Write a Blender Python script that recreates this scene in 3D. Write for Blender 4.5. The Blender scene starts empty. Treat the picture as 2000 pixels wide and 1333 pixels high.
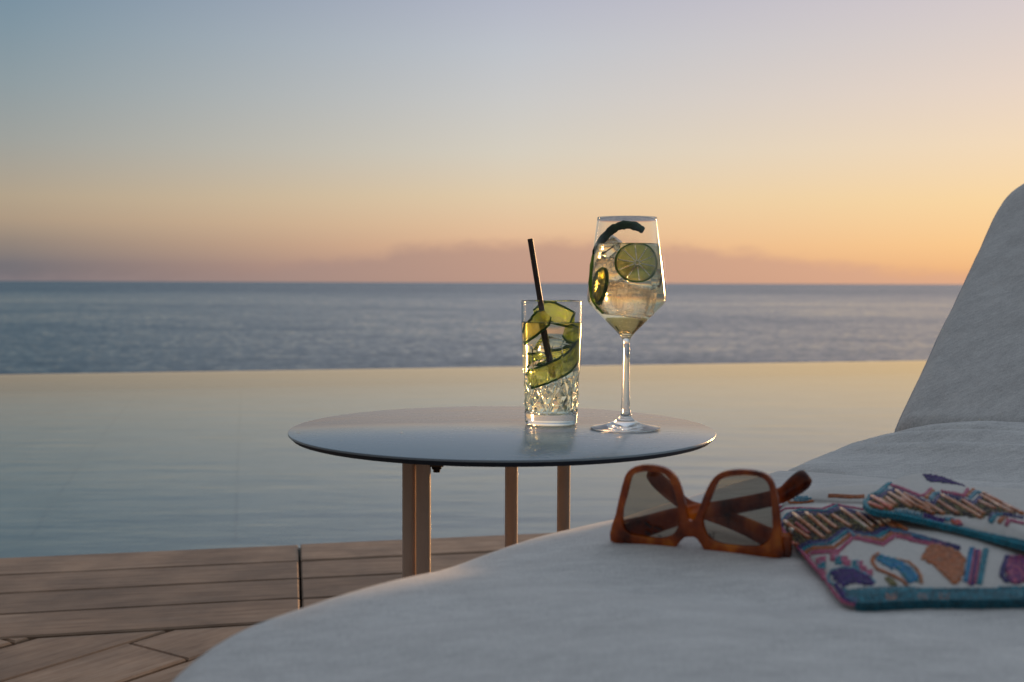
import bpy, bmesh, math, random
from mathutils import Vector, Matrix
from mathutils.bvhtree import BVHTree
random.seed(7)
S = bpy.context.scene
COL = S.collection
R = math.radians
def lin(c):
    return tuple(((v/255.)/12.92 if v/255. <= .04045 else ((v/255.+.055)/1.055)**2.4) for v in c)

# ---------------------------------------------------------------- camera
CAMH, FPX = 0.58, 2291.0
cd = bpy.data.cameras.new('camera'); cam = bpy.data.objects.new('camera', cd); COL.objects.link(cam)
cd.sensor_width = 36; cd.lens = FPX/2000*36; cd.clip_start = .02; cd.clip_end = 200000
cam.location = (0, 0, CAMH)
CM = Matrix.Translation((0, 0, CAMH)) @ Matrix.Rotation(R(90-2.85), 4, 'X') @ Matrix.Rotation(R(.21), 4, 'Z')
cam.matrix_world = CM
cd.dof.use_dof = True; cd.dof.focus_distance = 1.32; cd.dof.aperture_fstop = 8.0
S.camera = cam

# ---------------------------------------------------------------- sky and sun
SUN_AZ, SUN_EL = 35.0, 3.5
w = bpy.data.worlds.new('World'); S.world = w; w.use_nodes = True
wt = w.node_tree; wn = wt.nodes; wl = wt.links; wn.clear()
def wnode(t, **k):
    n = wn.new(t)
    for a, b in k.items(): setattr(n, a, b)
    return n
def wmath(op, a, b=None, clamp=False):
    n = wnode('ShaderNodeMath', operation=op, use_clamp=clamp)
    for i, v in enumerate((a, b)):
        if v is None: continue
        if isinstance(v, (int, float)): n.inputs[i].default_value = v
        else: wl.new(v, n.inputs[i])
    return n.outputs[0]
tc = wnode('ShaderNodeTexCoord'); sep = wnode('ShaderNodeSeparateXYZ'); wl.new(tc.outputs['Generated'], sep.inputs[0])
X, Y, Z = sep.outputs
el = wmath('MULTIPLY', wmath('ARCSINE', Z), 57.29578)                       # elevation in degrees
hl = wmath('SQRT', wmath('ADD', wmath('MULTIPLY', X, X), wmath('ADD', wmath('MULTIPLY', Y, Y), 1e-6)))
dotp = wmath('DIVIDE', wmath('ADD', wmath('MULTIPLY', X, math.sin(R(SUN_AZ))), wmath('MULTIPLY', Y, math.cos(R(SUN_AZ)))), hl)
daz = wmath('MULTIPLY', wmath('ARCCOSINE', wmath('MINIMUM', wmath('MAXIMUM', dotp, -1.0), 1.0)), 57.29578)
pos = wmath('SQRT', wmath('DIVIDE', wmath('MAXIMUM', el, 0.0), 90.0))
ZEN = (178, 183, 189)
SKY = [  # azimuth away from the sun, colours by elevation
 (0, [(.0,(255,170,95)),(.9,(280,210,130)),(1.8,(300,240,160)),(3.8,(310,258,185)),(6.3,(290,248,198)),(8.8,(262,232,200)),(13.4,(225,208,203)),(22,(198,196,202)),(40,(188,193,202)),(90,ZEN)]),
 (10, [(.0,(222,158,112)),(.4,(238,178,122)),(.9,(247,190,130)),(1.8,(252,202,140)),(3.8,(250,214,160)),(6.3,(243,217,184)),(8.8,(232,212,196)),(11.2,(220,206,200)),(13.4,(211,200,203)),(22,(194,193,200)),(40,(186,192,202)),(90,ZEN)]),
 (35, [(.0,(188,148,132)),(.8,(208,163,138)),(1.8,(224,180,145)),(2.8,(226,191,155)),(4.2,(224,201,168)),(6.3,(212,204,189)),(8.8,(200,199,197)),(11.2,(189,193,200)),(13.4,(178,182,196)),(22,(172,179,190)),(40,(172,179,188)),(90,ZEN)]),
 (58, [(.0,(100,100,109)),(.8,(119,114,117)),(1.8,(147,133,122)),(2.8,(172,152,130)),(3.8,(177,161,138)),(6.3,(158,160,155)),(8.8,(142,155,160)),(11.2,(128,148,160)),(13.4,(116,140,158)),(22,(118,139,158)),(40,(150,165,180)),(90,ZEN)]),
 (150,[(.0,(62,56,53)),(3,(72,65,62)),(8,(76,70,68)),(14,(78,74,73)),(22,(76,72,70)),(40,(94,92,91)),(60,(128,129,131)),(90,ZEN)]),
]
outs = []
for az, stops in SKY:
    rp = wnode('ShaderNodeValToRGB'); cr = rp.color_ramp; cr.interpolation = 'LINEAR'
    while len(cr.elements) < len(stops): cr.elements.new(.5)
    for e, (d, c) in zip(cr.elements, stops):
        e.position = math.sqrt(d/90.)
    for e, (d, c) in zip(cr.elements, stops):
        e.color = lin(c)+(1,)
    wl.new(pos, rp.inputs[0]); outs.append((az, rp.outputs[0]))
def wmix(fac, a, b, bt='MIX'):
    n = wnode('ShaderNodeMix', data_type='RGBA', blend_type=bt)
    if isinstance(fac, (int, float)): n.inputs[0].default_value = fac
    else: wl.new(fac, n.inputs[0])
    for i, v in ((6, a), (7, b)):
        if isinstance(v, tuple): n.inputs[i].default_value = v
        else: wl.new(v, n.inputs[i])
    return n.outputs[2]
def wrange(v, a, b):
    n = wnode('ShaderNodeMapRange', interpolation_type='LINEAR'); wl.new(v, n.inputs[0])
    n.inputs[1].default_value = a; n.inputs[2].default_value = b
    return n.outputs[0]
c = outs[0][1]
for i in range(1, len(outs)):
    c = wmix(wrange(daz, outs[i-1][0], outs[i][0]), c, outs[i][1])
# low cloud bank on the horizon: soft uneven top
az = wmath('MULTIPLY', wmath('ARCTAN2', X, Y), 57.29578)
cv = wnode('ShaderNodeCombineXYZ'); wl.new(wmath('MULTIPLY', az, .22), cv.inputs[0]); wl.new(wmath('MULTIPLY', el, .55), cv.inputs[1])
nz = wnode('ShaderNodeTexNoise'); nz.inputs['Scale'].default_value = 3.4; nz.inputs['Detail'].default_value = 7; nz.inputs['Roughness'].default_value = .58
wl.new(cv.outputs[0], nz.inputs['Vector'])
cp_ = wnode('ShaderNodeValToRGB'); ce = cp_.color_ramp; ce.interpolation = 'EASE'
prof_c = [(-40,.40),(-22,.50),(-12,.62),(-9.8,1.15),(-6.6,1.45),(-4.8,2.0),(-1,2.12),(3.5,2.28),(7.5,2.12),(11,1.72),(15,1.25),(19,.75),(40,.40)]
while len(ce.elements) < len(prof_c): ce.elements.new(.5)
for e_, (d_, h_) in zip(ce.elements, prof_c): e_.position = (d_+45)/90
for e_, (d_, h_) in zip(ce.elements, prof_c): e_.color = (h_/3, h_/3, h_/3, 1)
wl.new(wmath('DIVIDE', wmath('ADD', az, 45.0), 90.0), cp_.inputs[0])
top = wmath('ADD', wmath('MULTIPLY', cp_.outputs[0], 3.0), wmath('MULTIPLY', wmath('SUBTRACT', nz.outputs[0], .5), .95))
cm = wnode('ShaderNodeMapRange', interpolation_type='SMOOTHSTEP'); wl.new(wmath('SUBTRACT', top, el), cm.inputs[0])
cm.inputs[1].default_value = -.22; cm.inputs[2].default_value = .75; cm.inputs[3].default_value = 0; cm.inputs[4].default_value = .85
cloud = wmix(wrange(daz, 12, 60), lin((224,172,140))+(1,), lin((128,120,124))+(1,))
c = wmix(cm.outputs[0], c, cloud)
sk = wnode('ShaderNodeTexSky', sky_type='NISHITA', sun_disc=False)
sk.sun_elevation = R(SUN_EL); sk.sun_rotation = R(SUN_AZ); sk.dust_density = 1.5; sk.ozone_density = 2.0
bg1 = wnode('ShaderNodeBackground'); bg1.inputs[1].default_value = 1.02
# aureole round the veiled sun
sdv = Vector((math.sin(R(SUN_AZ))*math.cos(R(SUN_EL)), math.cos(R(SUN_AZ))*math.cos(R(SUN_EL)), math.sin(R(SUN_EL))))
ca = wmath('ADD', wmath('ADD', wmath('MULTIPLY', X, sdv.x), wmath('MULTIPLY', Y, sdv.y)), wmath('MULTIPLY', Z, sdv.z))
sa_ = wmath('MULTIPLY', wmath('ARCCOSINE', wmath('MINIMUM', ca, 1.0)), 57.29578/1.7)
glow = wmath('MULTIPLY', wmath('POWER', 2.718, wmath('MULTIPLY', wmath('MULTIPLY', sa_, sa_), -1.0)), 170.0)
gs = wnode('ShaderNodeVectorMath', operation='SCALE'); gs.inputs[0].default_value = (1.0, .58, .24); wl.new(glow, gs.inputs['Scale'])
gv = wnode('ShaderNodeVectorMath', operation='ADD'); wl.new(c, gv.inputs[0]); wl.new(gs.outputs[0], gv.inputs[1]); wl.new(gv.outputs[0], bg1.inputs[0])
bg2 = wnode('ShaderNodeBackground'); bg2.inputs[1].default_value = .05; wl.new(sk.outputs[0], bg2.inputs[0])
wl.new(wmath('MULTIPLY', wrange(el, 14, 40), .05), bg2.inputs[1])
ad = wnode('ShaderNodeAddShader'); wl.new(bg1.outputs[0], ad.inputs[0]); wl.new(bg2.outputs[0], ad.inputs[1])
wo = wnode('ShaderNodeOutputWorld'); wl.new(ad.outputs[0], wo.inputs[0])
w.cycles.sampling_method = 'AUTOMATIC'

sl = bpy.data.lights.new('sun', 'SUN'); sl.energy = 3.6; sl.angle = R(2.2); sl.color = (1, .56, .25)
so = bpy.data.objects.new('sun', sl); COL.objects.link(so)
sd = Vector((math.sin(R(SUN_AZ))*math.cos(R(SUN_EL)), math.cos(R(SUN_AZ))*math.cos(R(SUN_EL)), math.sin(R(SUN_EL))))
so.rotation_euler = sd.to_track_quat('Z', 'Y').to_euler(); so.location = (6, 8, 4)

V = S.view_settings
V.view_transform = 'Standard'; V.look = 'None'; V.exposure = 0; V.gamma = 1; V.use_curve_mapping = False
S.display_settings.display_device = 'sRGB'
cy = S.cycles
cy.max_bounces = 20; cy.transmission_bounces = 16; cy.glossy_bounces = 8; cy.transparent_max_bounces = 16; cy.diffuse_bounces = 4
cy.caustics_reflective = True; cy.caustics_refractive = True; cy.blur_glossy = .3
cy.sample_clamp_indirect = 40.0; cy.use_denoising = True
try:
    cy.denoiser = 'OPENIMAGEDENOISE'; cy.denoising_input_passes = 'RGB_ALBEDO_NORMAL'
except Exception: pass

# ---------------------------------------------------------------- pixel rays
def ray(u, v):
    d = Vector(((u-1000)/FPX, -(v-666.5)/FPX, -1.0))
    return CM.translation.copy(), (CM.to_3x3() @ d)
def on_z(u, v, z):
    o, d = ray(u, v); return o + d*((z-o.z)/d.z)
def on_y(u, v, y):
    o, d = ray(u, v); return o + d*((y-o.y)/d.y)
def on_plane(u, v, p, n):
    o, d = ray(u, v); return o + d*((p-o).dot(n)/d.dot(n))

# ---------------------------------------------------------------- object helpers
def tag(o, label=None, cat=None, group=None, kind=None):
    for k, v in (('label', label), ('category', cat), ('group', group), ('kind', kind)):
        if v: o[k] = v
    return o
def empty(name, loc, label=None, cat=None, group=None, kind=None):
    o = bpy.data.objects.new(name, None); COL.objects.link(o); o.location = loc; o.empty_display_size = .02
    return tag(o, label, cat, group, kind)
def wloc(o):
    p = Vector(o.location)
    while o.parent: o = o.parent; p += Vector(o.location)
    return p
class MB:
    def __init__(s): s.v = []; s.f = []
    def add(s, vs, fs):
        b = len(s.v); s.v += [Vector(p) for p in vs]; s.f += [tuple(b+i for i in f) for f in fs]; return s
    def tube(s, pts, r, n=10, cap=True, flat=None, up=None):
        pts = [Vector(p) for p in pts]; rs = r if isinstance(r, (list, tuple)) else [r]*len(pts)
        b = len(s.v); t0 = None; nrm = None
        for i, p in enumerate(pts):
            t = (pts[min(i+1, len(pts)-1)]-pts[max(i-1, 0)]).normalized()
            if nrm is None:
                nrm = (up or (Vector((0,0,1)) if abs(t.z) < .9 else Vector((1,0,0)))); nrm = (nrm-t*nrm.dot(t)).normalized()
            else: nrm = (nrm-t*nrm.dot(t)).normalized()
            bi = t.cross(nrm)
            for k in range(n):
                a = 2*math.pi*k/n
                fx = flat[i] if isinstance(flat, (list, tuple)) else (flat if flat else 1)
                s.v.append(p + nrm*math.cos(a)*rs[i] + bi*math.sin(a)*rs[i]*fx)
        for i in range(len(pts)-1):
            for k in range(n):
                s.f.append((b+i*n+k, b+i*n+(k+1)%n, b+(i+1)*n+(k+1)%n, b+(i+1)*n+k))
        if cap:
            s.f.append(tuple(b+k for k in reversed(range(n)))); e = b+(len(pts)-1)*n; s.f.append(tuple(e+k for k in range(n)))
        return s
    def box(s, c, ex, ey, ez):      # centre and three half-vectors
        c, ex, ey, ez = map(Vector, (c, ex, ey, ez)); b = len(s.v)
        for k in (-1, 1):
            for j in (-1, 1):
                for i in (-1, 1): s.v.append(c+ex*i+ey*j+ez*k)
        for f in ((0,2,3,1),(4,5,7,6),(0,1,5,4),(2,6,7,3),(0,4,6,2),(1,3,7,5)): s.f.append(tuple(b+i for i in f))
        return s
    def lathe(s, prof, n=64, c=(0,0,0), closed=True):
        b = len(s.v); c = Vector(c); idx = []
        for (r, z) in prof:
            if r < 1e-6: idx.append([len(s.v)]); s.v.append(c+Vector((0,0,z)))
            else:
                idx.append(list(range(len(s.v), len(s.v)+n)))
                s.v += [c+Vector((r*math.cos(2*math.pi*k/n), r*math.sin(2*math.pi*k/n), z)) for k in range(n)]
        m = len(prof)
        for i in range(m if closed else m-1):
            A, B = idx[i], idx[(i+1) % m]
            if len(A) == 1 and len(B) == 1: continue
            for k in range(n):
                k2 = (k+1) % n
                if len(A) == 1: s.f.append((A[0], B[k2], B[k]))
                elif len(B) == 1: s.f.append((A[k], A[k2], B[0]))
                else: s.f.append((A[k], A[k2], B[k2], B[k]))
        return s
    def build(s, name, mat, parent=None, smooth=True, bevel=0, fix=True, base=None, auto=None):
        me = bpy.data.meshes.new(name)
        off = wloc(parent) if parent else Vector(base or (0,0,0))
        me.from_pydata([tuple(p-off) for p in s.v], [], s.f); me.update()
        if fix or bevel:
            bm = bmesh.new(); bm.from_mesh(me)
            if bevel: bmesh.ops.bevel(bm, geom=bm.edges[:]+bm.verts[:], offset=bevel, segments=2, affect='EDGES', profile=.6)
            if fix: bmesh.ops.recalc_face_normals(bm, faces=bm.faces[:])
            bm.to_mesh(me); bm.free()
        me.materials.append(mat)
        for p in me.polygons: p.use_smooth = smooth
        if auto:
            me.set_sharp_from_angle(angle=R(auto))
        o = bpy.data.objects.new(name, me); COL.objects.link(o)
        if parent: o.parent = parent
        else: o.location = off
        return o

# ---------------------------------------------------------------- materials
def mat(name): 
    m = bpy.data.materials.new(name); m.use_nodes = True
    return m, m.node_tree.nodes, m.node_tree.links, m.node_tree.nodes['Principled BSDF']
def setp(b, **k):
    for a, v in k.items():
        a = a.replace('_', ' ')
        for inp in b.inputs:
            if inp.name.lower() == a.lower(): inp.default_value = v
def noise(n, l, scale, detail=4, rough=.5, vec=None, stretch=None, rot=None, coord='Object'):
    t = n.new('ShaderNodeTexNoise'); t.inputs['Scale'].default_value = scale; t.inputs['Detail'].default_value = detail; t.inputs['Roughness'].default_value = rough
    tc = n.new('ShaderNodeTexCoord'); mp = n.new('ShaderNodeMapping'); l.new(tc.outputs[coord], mp.inputs[0])
    if stretch: mp.inputs['Scale'].default_value = stretch
    if rot: mp.inputs['Rotation'].default_value = rot
    l.new(mp.outputs[0], t.inputs['Vector']); return t
def ramp(n, l, src, stops):
    r = n.new('ShaderNodeValToRGB'); cr = r.color_ramp
    while len(cr.elements) < len(stops): cr.elements.new(.5)
    for e, (p, c) in zip(cr.elements, stops): e.position = p
    for e, (p, c) in zip(cr.elements, stops): e.color = tuple(c)+(1,)
    l.new(src, r.inputs[0]); return r.outputs[0]
def bump(n, l, b, src, strength, dist, prev=None):
    x = n.new('ShaderNodeBump'); x.inputs['Strength'].default_value = strength; x.inputs['Distance'].default_value = dist
    l.new(src, x.inputs['Height'])
    if prev: l.new(prev, x.inputs['Normal'])
    l.new(x.outputs[0], b.inputs['Normal']); return x.outputs[0]
def simple(name, col, rough=.5, **k):
    m, n, l, b = mat(name); setp(b, Base_Color=tuple(col)+(1,), Roughness=rough, **k); return m
def vary(name, cols, scale, rough=.5, stretch=None, bumpd=0, detail=5, rot=None, **k):
    m, n, l, b = mat(name); t = noise(n, l, scale, detail, .6, stretch=stretch, rot=rot)
    l.new(ramp(n, l, t.outputs[0], [(.3+.4*i/(len(cols)-1), c) for i, c in enumerate(cols)]), b.inputs['Base Color'])
    setp(b, Roughness=rough, **k)
    if bumpd: bump(n, l, b, t.outputs[0], .6, bumpd)
    return m

AX = R(52)
a_ = Vector((math.cos(AX), math.sin(AX), 0)); b_ = Vector((a_.y, -a_.x, 0)); UP = Vector((0,0,1))

# woven outdoor fabric, heathered grey
def fabric(name, base, dark):
    m, n, l, b = mat(name)
    t1 = noise(n, l, 1, 5, .65, stretch=(60, 420, 200), rot=(0, 0, AX-math.pi/2))
    t2 = noise(n, l, 1, 4, .6, stretch=(900, 260, 400), rot=(0, 0, AX-math.pi/2))
    t3 = noise(n, l, 1, 5, .62, stretch=(16, 46, 30), rot=(0, 0, AX-math.pi/2))
    ad = n.new('ShaderNodeMath'); ad.operation = 'ADD'; l.new(t1.outputs[0], ad.inputs[0]); l.new(t2.outputs[0], ad.inputs[1])
    ml = n.new('ShaderNodeMath'); ml.operation = 'MULTIPLY_ADD'; l.new(t3.outputs[0], ml.inputs[0]); ml.inputs[1].default_value = .8; l.new(ad.outputs[0], ml.inputs[2])
    dv = n.new('ShaderNodeMath'); dv.operation = 'DIVIDE'; l.new(ml.outputs[0], dv.inputs[0]); dv.inputs[1].default_value = 2.8
    l.new(ramp(n, l, dv.outputs[0], [(.37, dark), (.62, base)]), b.inputs['Base Color'])
    setp(b, Roughness=.9, Sheen_Weight=.35, Sheen_Roughness=.5, Specular_IOR_Level=.15)
    p = bump(n, l, b, ad.outputs[0], .35, .0006)
    bump(n, l, b, t3.outputs[0], .12, .003, p)
    return m
M_FAB = fabric('woven_grey_fabric', (.74,.73,.71), (.43,.425,.42))
M_PIPE = simple('piping_grey', (.38,.40,.43), .8)

def wood(name, ang, seed):
    m, n, l, b = mat(name)
    oi = n.new('ShaderNodeObjectInfo')
    tcn = n.new('ShaderNodeTexCoord'); mp = n.new('ShaderNodeMapping'); l.new(tcn.outputs['Object'], mp.inputs[0])
    mp.inputs['Rotation'].default_value = (0, 0, -ang); mp.inputs['Scale'].default_value = (7, 75, 60)
    cx = n.new('ShaderNodeVectorMath'); cx.operation = 'SCALE'; l.new(oi.outputs['Random'], cx.inputs[0] if False else cx.inputs['Scale'])
    cx.inputs[0].default_value = (37, 91, 13)
    av = n.new('ShaderNodeVectorMath'); av.operation = 'ADD'
    # mapping rotates after scaling, so rotate first with a second mapping
    mp2 = n.new('ShaderNodeMapping'); mp2.inputs['Rotation'].default_value = (0, 0, -ang); l.new(tcn.outputs['Object'], mp2.inputs[0])
    mp.inputs['Rotation'].default_value = (0, 0, 0); l.new(mp2.outputs[0], mp.inputs[0])
    l.new(mp.outputs[0], av.inputs[0]); l.new(cx.outputs[0], av.inputs[1])
    t = n.new('ShaderNodeTexNoise'); t.inputs['Scale'].default_value = 1; t.inputs['Detail'].default_value = 6; t.inputs['Roughness'].default_value = .65; t.inputs['Distortion'].default_value = .4
    l.new(av.outputs[0], t.inputs['Vector'])
    t2 = noise(n, l, 7, 4, .6)
    c1 = ramp(n, l, t.outputs[0], [(.25, (.215,.137,.088)), (.5, (.345,.238,.162)), (.76, (.435,.322,.235))])
    c2 = ramp(n, l, t2.outputs[0], [(.35, (.70,.68,.68)), (.65, (1.1,1.06,1.04))])
    mx = n.new('ShaderNodeMix'); mx.data_type = 'RGBA'; mx.blend_type = 'MULTIPLY'; mx.inputs[0].default_value = 1
    l.new(c1, mx.inputs[6]); l.new(c2, mx.inputs[7])
    hs = n.new('ShaderNodeHueSaturation'); l.new(mx.outputs[2], hs.inputs['Color'])
    mr = n.new('ShaderNodeMapRange'); l.new(oi.outputs['Random'], mr.inputs[0]); mr.inputs[3].default_value = .72; mr.inputs[4].default_value = 1.16
    l.new(mr.outputs[0], hs.inputs['Value']); l.new(hs.outputs[0], b.inputs['Base Color'])
    setp(b, Roughness=.62, Specular_IOR_Level=.35)
    bump(n, l, b, t.outputs[0], .5, .0012)
    return m

def glassmat(name, col=(1,1,1), ior=1.5, rough=0.0):
    m, n, l, b = mat(name); setp(b, Base_Color=tuple(col)+(1,), Roughness=rough, IOR=ior, Transmission_Weight=1.0); return m
M_GLASS = glassmat('clear_glass', (.99,.99,.985), 1.5)
def transluc(name, cols, scale, tl=.5, rough=.4, stretch=None, spec=.4):
    # thin juicy flesh: part of the light is scattered back, most shines through
    m, n, l, b = mat(name); t = noise(n, l, scale, 4, .6, stretch=stretch)
    st = lambda f: [(.3+.4*i/(len(cols)-1), f(q)) for i, q in enumerate(cols)]
    l.new(ramp(n, l, t.outputs[0], st(lambda q: q)), b.inputs['Base Color']); setp(b, Roughness=rough, Specular_IOR_Level=spec)
    tr = n.new('ShaderNodeBsdfRefraction'); tr.inputs['Roughness'].default_value = 1.0; tr.inputs['IOR'].default_value = 1.04
    l.new(ramp(n, l, t.outputs[0], st(lambda q: tuple(min(.98, c**.34*1.05) for c in q))), tr.inputs[0])
    mx = n.new('ShaderNodeMixShader'); mx.inputs[0].default_value = min(.9, tl+.22)
    l.new(b.outputs[0], mx.inputs[1]); l.new(tr.outputs[0], mx.inputs[2]); l.new(mx.outputs[0], n['Material Output'].inputs[0])
    return m

# ================================================================ SETTING
# --- sea
def sea_mat():
    m, n, l, b = mat('sea_water')
    setp(b, Base_Color=(.030,.037,.042,1), Roughness=.10, IOR=1.33)
    # wave facets: slopes drawn from noise at several wavelengths; breaking towards the shore
    def slopes(sc, stretch, det):
        t = noise(n, l, sc, det, .6, stretch=stretch); v = n.new('ShaderNodeVectorMath'); v.operation = 'SUBTRACT'
        l.new(t.outputs['Color'], v.inputs[0]); v.inputs[1].default_value = (.5,.5,.5); return v.outputs[0]
    def vmul(v, k):
        x = n.new('ShaderNodeVectorMath'); x.operation = 'MULTIPLY'; l.new(v, x.inputs[0])
        x.inputs[1].default_value = k; return x.outputs[0]
    def vadd(p, q):
        x = n.new('ShaderNodeVectorMath'); x.operation = 'ADD'; l.new(p, x.inputs[0])
        if isinstance(q, tuple): x.inputs[1].default_value = q
        else: l.new(q, x.inputs[1])
        return x.outputs[0]
    v = vadd(vmul(slopes(1, (.35,.55,1), 4), (.34,.42,0)), vmul(slopes(1, (.05,.075,1), 3), (.07,.12,0)))
    v = vadd(v, vmul(slopes(1, (.0035,.008,1), 4), (.04,.14,0)))
    tcn = n.new('ShaderNodeTexCoord'); sp = n.new('ShaderNodeSeparateXYZ'); l.new(tcn.outputs['Object'], sp.inputs[0])
    mr = n.new('ShaderNodeMapRange'); l.new(sp.outputs[1], mr.inputs[0]); mr.inputs[1].default_value = 1300; mr.inputs[2].default_value = 2800; mr.inputs[3].default_value = -.108; mr.inputs[4].default_value = -.155
    cb = n.new('ShaderNodeCombineXYZ'); l.new(mr.outputs[0], cb.inputs[1]); cb.inputs[2].default_value = 1.0
    v = vadd(v, cb.outputs[0])
    nm = n.new('ShaderNodeVectorMath'); nm.operation = 'NORMALIZE'; l.new(v, nm.inputs[0]); l.new(nm.outputs[0], b.inputs['Normal'])
    return m
SEA_Z = -20.0
mb = MB(); mb.add([(-90000,-300,SEA_Z),(90000,-300,SEA_Z),(90000,120000,SEA_Z),(-90000,120000,SEA_Z)], [(0,1,2,3)])
tag(mb.build('sea', sea_mat()), kind='structure')

# --- pool: edge lines traced on the ground
WZ = -.02
e0, e1 = on_z(0, 1091, 0), on_z(1068, 1043, 0)
ed = Vector((e1.x-e0.x, e1.y-e0.y, 0)).normalized(); en = Vector((-ed.y, ed.x, 0))      # along and outwards (to the sea)
i0, i1 = on_z(0, 732, WZ), on_z(1815, 704.5, WZ)
idr = Vector((i1.x-i0.x, i1.y-i0.y, 0)).normalized()
def edge_pt(x): return e0 + ed*((x-e0.x)/ed.x)
def inf_pt(x): p = i0 + idr*((x-i0.x)/idr.x); return Vector((p.x, p.y, 0))
XL, XR = -12.0, 15.0
def water_mat():
    m, n, l, b = mat('pool_water')
    setp(b, Base_Color=(.94,.985,.98,1), Roughness=0, IOR=1.33, Transmission_Weight=1.0)
    ang = math.atan2(ed.y, ed.x)
    t = noise(n, l, 1, 3, .5, stretch=(2.2, 7.5, 1), rot=(0, 0, -ang)); t2 = noise(n, l, 1, 3, .5, stretch=(.55, 1.7, 1), rot=(0, 0, -ang))
    # a light breeze ruffles the near side, the far side lies calm
    tcn = n.new('ShaderNodeTexCoord'); sp = n.new('ShaderNodeSeparateXYZ'); l.new(tcn.outputs['Object'], sp.inputs[0])
    mr = n.new('ShaderNodeMapRange'); l.new(sp.outputs[1], mr.inputs[0]); mr.inputs[1].default_value = 2.2; mr.inputs[2].default_value = 6.5; mr.inputs[3].default_value = .8; mr.inputs[4].default_value = .10
    x = n.new('ShaderNodeBump'); x.inputs['Distance'].default_value = .0042; l.new(mr.outputs[0], x.inputs['Strength']); l.new(t.outputs[0], x.inputs['Height'])
    y = n.new('ShaderNodeBump'); y.inputs['Distance'].default_value = .008; l.new(mr.outputs[0], y.inputs['Strength']); l.new(t2.outputs[0], y.inputs['Height'])
    l.new(x.outputs[0], y.inputs['Normal']); l.new(y.outputs[0], b.inputs['Normal'])
    return m
wn0 = [edge_pt(XL)-en*.05, edge_pt(XR)-en*.05, inf_pt(XR), inf_pt(XL)]
mb = MB(); mb.add([(p.x, p.y, WZ) for p in wn0], [(0,1,2,3)])
tag(mb.build('pool_water', water_mat()), kind='structure')
# basin
DEP = -.95
M_POOL = vary('pool_plaster', [(.22,.28,.28),(.27,.33,.33),(.31,.37,.365)], 3, .6)
M_CONC = vary('dark_stone', [(.10,.10,.10),(.17,.165,.16)], 9, .8, bumpd=.003)
basin = empty('pool_basin', (0, 5, DEP), kind='structure')
mb = MB(); q = [edge_pt(XL)-en*.045, edge_pt(XR)-en*.045, inf_pt(XR), inf_pt(XL)]
mb.add([(p.x,p.y,DEP) for p in q], [(0,1,2,3)]); mb.build('floor', M_POOL, basin, fix=False)
mb = MB(); mb.add([(q[0].x,q[0].y,DEP),(q[1].x,q[1].y,DEP),(q[1].x,q[1].y,-.001),(q[0].x,q[0].y,-.001)], [(0,1,2,3)]); mb.build('near_wall', M_POOL, basin)
for P, Q, nm in ((q[2], q[3], 'weir_wall'),):
    t = Vector((-idr.y, idr.x, 0))*.25
    mb = MB(); mb.add([(P.x,P.y,-20),(Q.x,Q.y,-20),(Q.x,Q.y,WZ-.003),(P.x,P.y,WZ-.003)]+[(P.x-t.x,P.y-t.y,WZ-.02),(Q.x-t.x,Q.y-t.y,WZ-.02),(Q.x-t.x,Q.y-t.y,DEP-.01),(P.x-t.x,P.y-t.y,DEP-.01)], [(0,1,2,3),(3,2,5,4),(4,5,6,7)]); mb.build(nm, M_CONC, basin)
for P, Q in ((q[0], q[3]), (q[1], q[2])):
    mb = MB(); mb.add([(P.x,P.y,DEP),(Q.x,Q.y,DEP),(Q.x,Q.y,-.001),(P.x,P.y,-.001)], [(0,1,2,3)]); mb.build('end_wall', M_POOL, basin)
M_JOINT = simple('pool_joint', (.245,.30,.303), .7)
for (xa, ya) in ((120, 1045), (463, 1045)):      # floor joints running away from the deck
    p = on_z(xa, ya, -.35); s0 = p-en*.6; s1 = p+en*5.2
    mb = MB(); mb.add([s0-ed*.006, s0+ed*.006, s1+ed*.006, s1-ed*.006], [(0,1,2,3)])
    for v in mb.v: v.z = DEP+.004
    mb.build('floor_joint', M_JOINT, basin, fix=False)
# terrace body below the deck
ter = MB(); y0 = [edge_pt(XL)-en*.06, edge_pt(XR)-en*.06]
ter.add([(y0[0].x,y0[0].y,-.06),(y0[1].x,y0[1].y,-.06),(XR,-9,-.06),(XL,-9,-.06),(y0[0].x,y0[0].y,-20),(y0[1].x,y0[1].y,-20),(XR,-9,-20),(XL,-9,-20)],
        [(0,3,2,1),(0,1,5,4),(1,2,6,5),(2,3,7,6),(3,0,4,7)])
tag(ter.build('terrain', simple('subfloor', (.012,.010,.009), .9), smooth=False), kind='structure')

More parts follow.
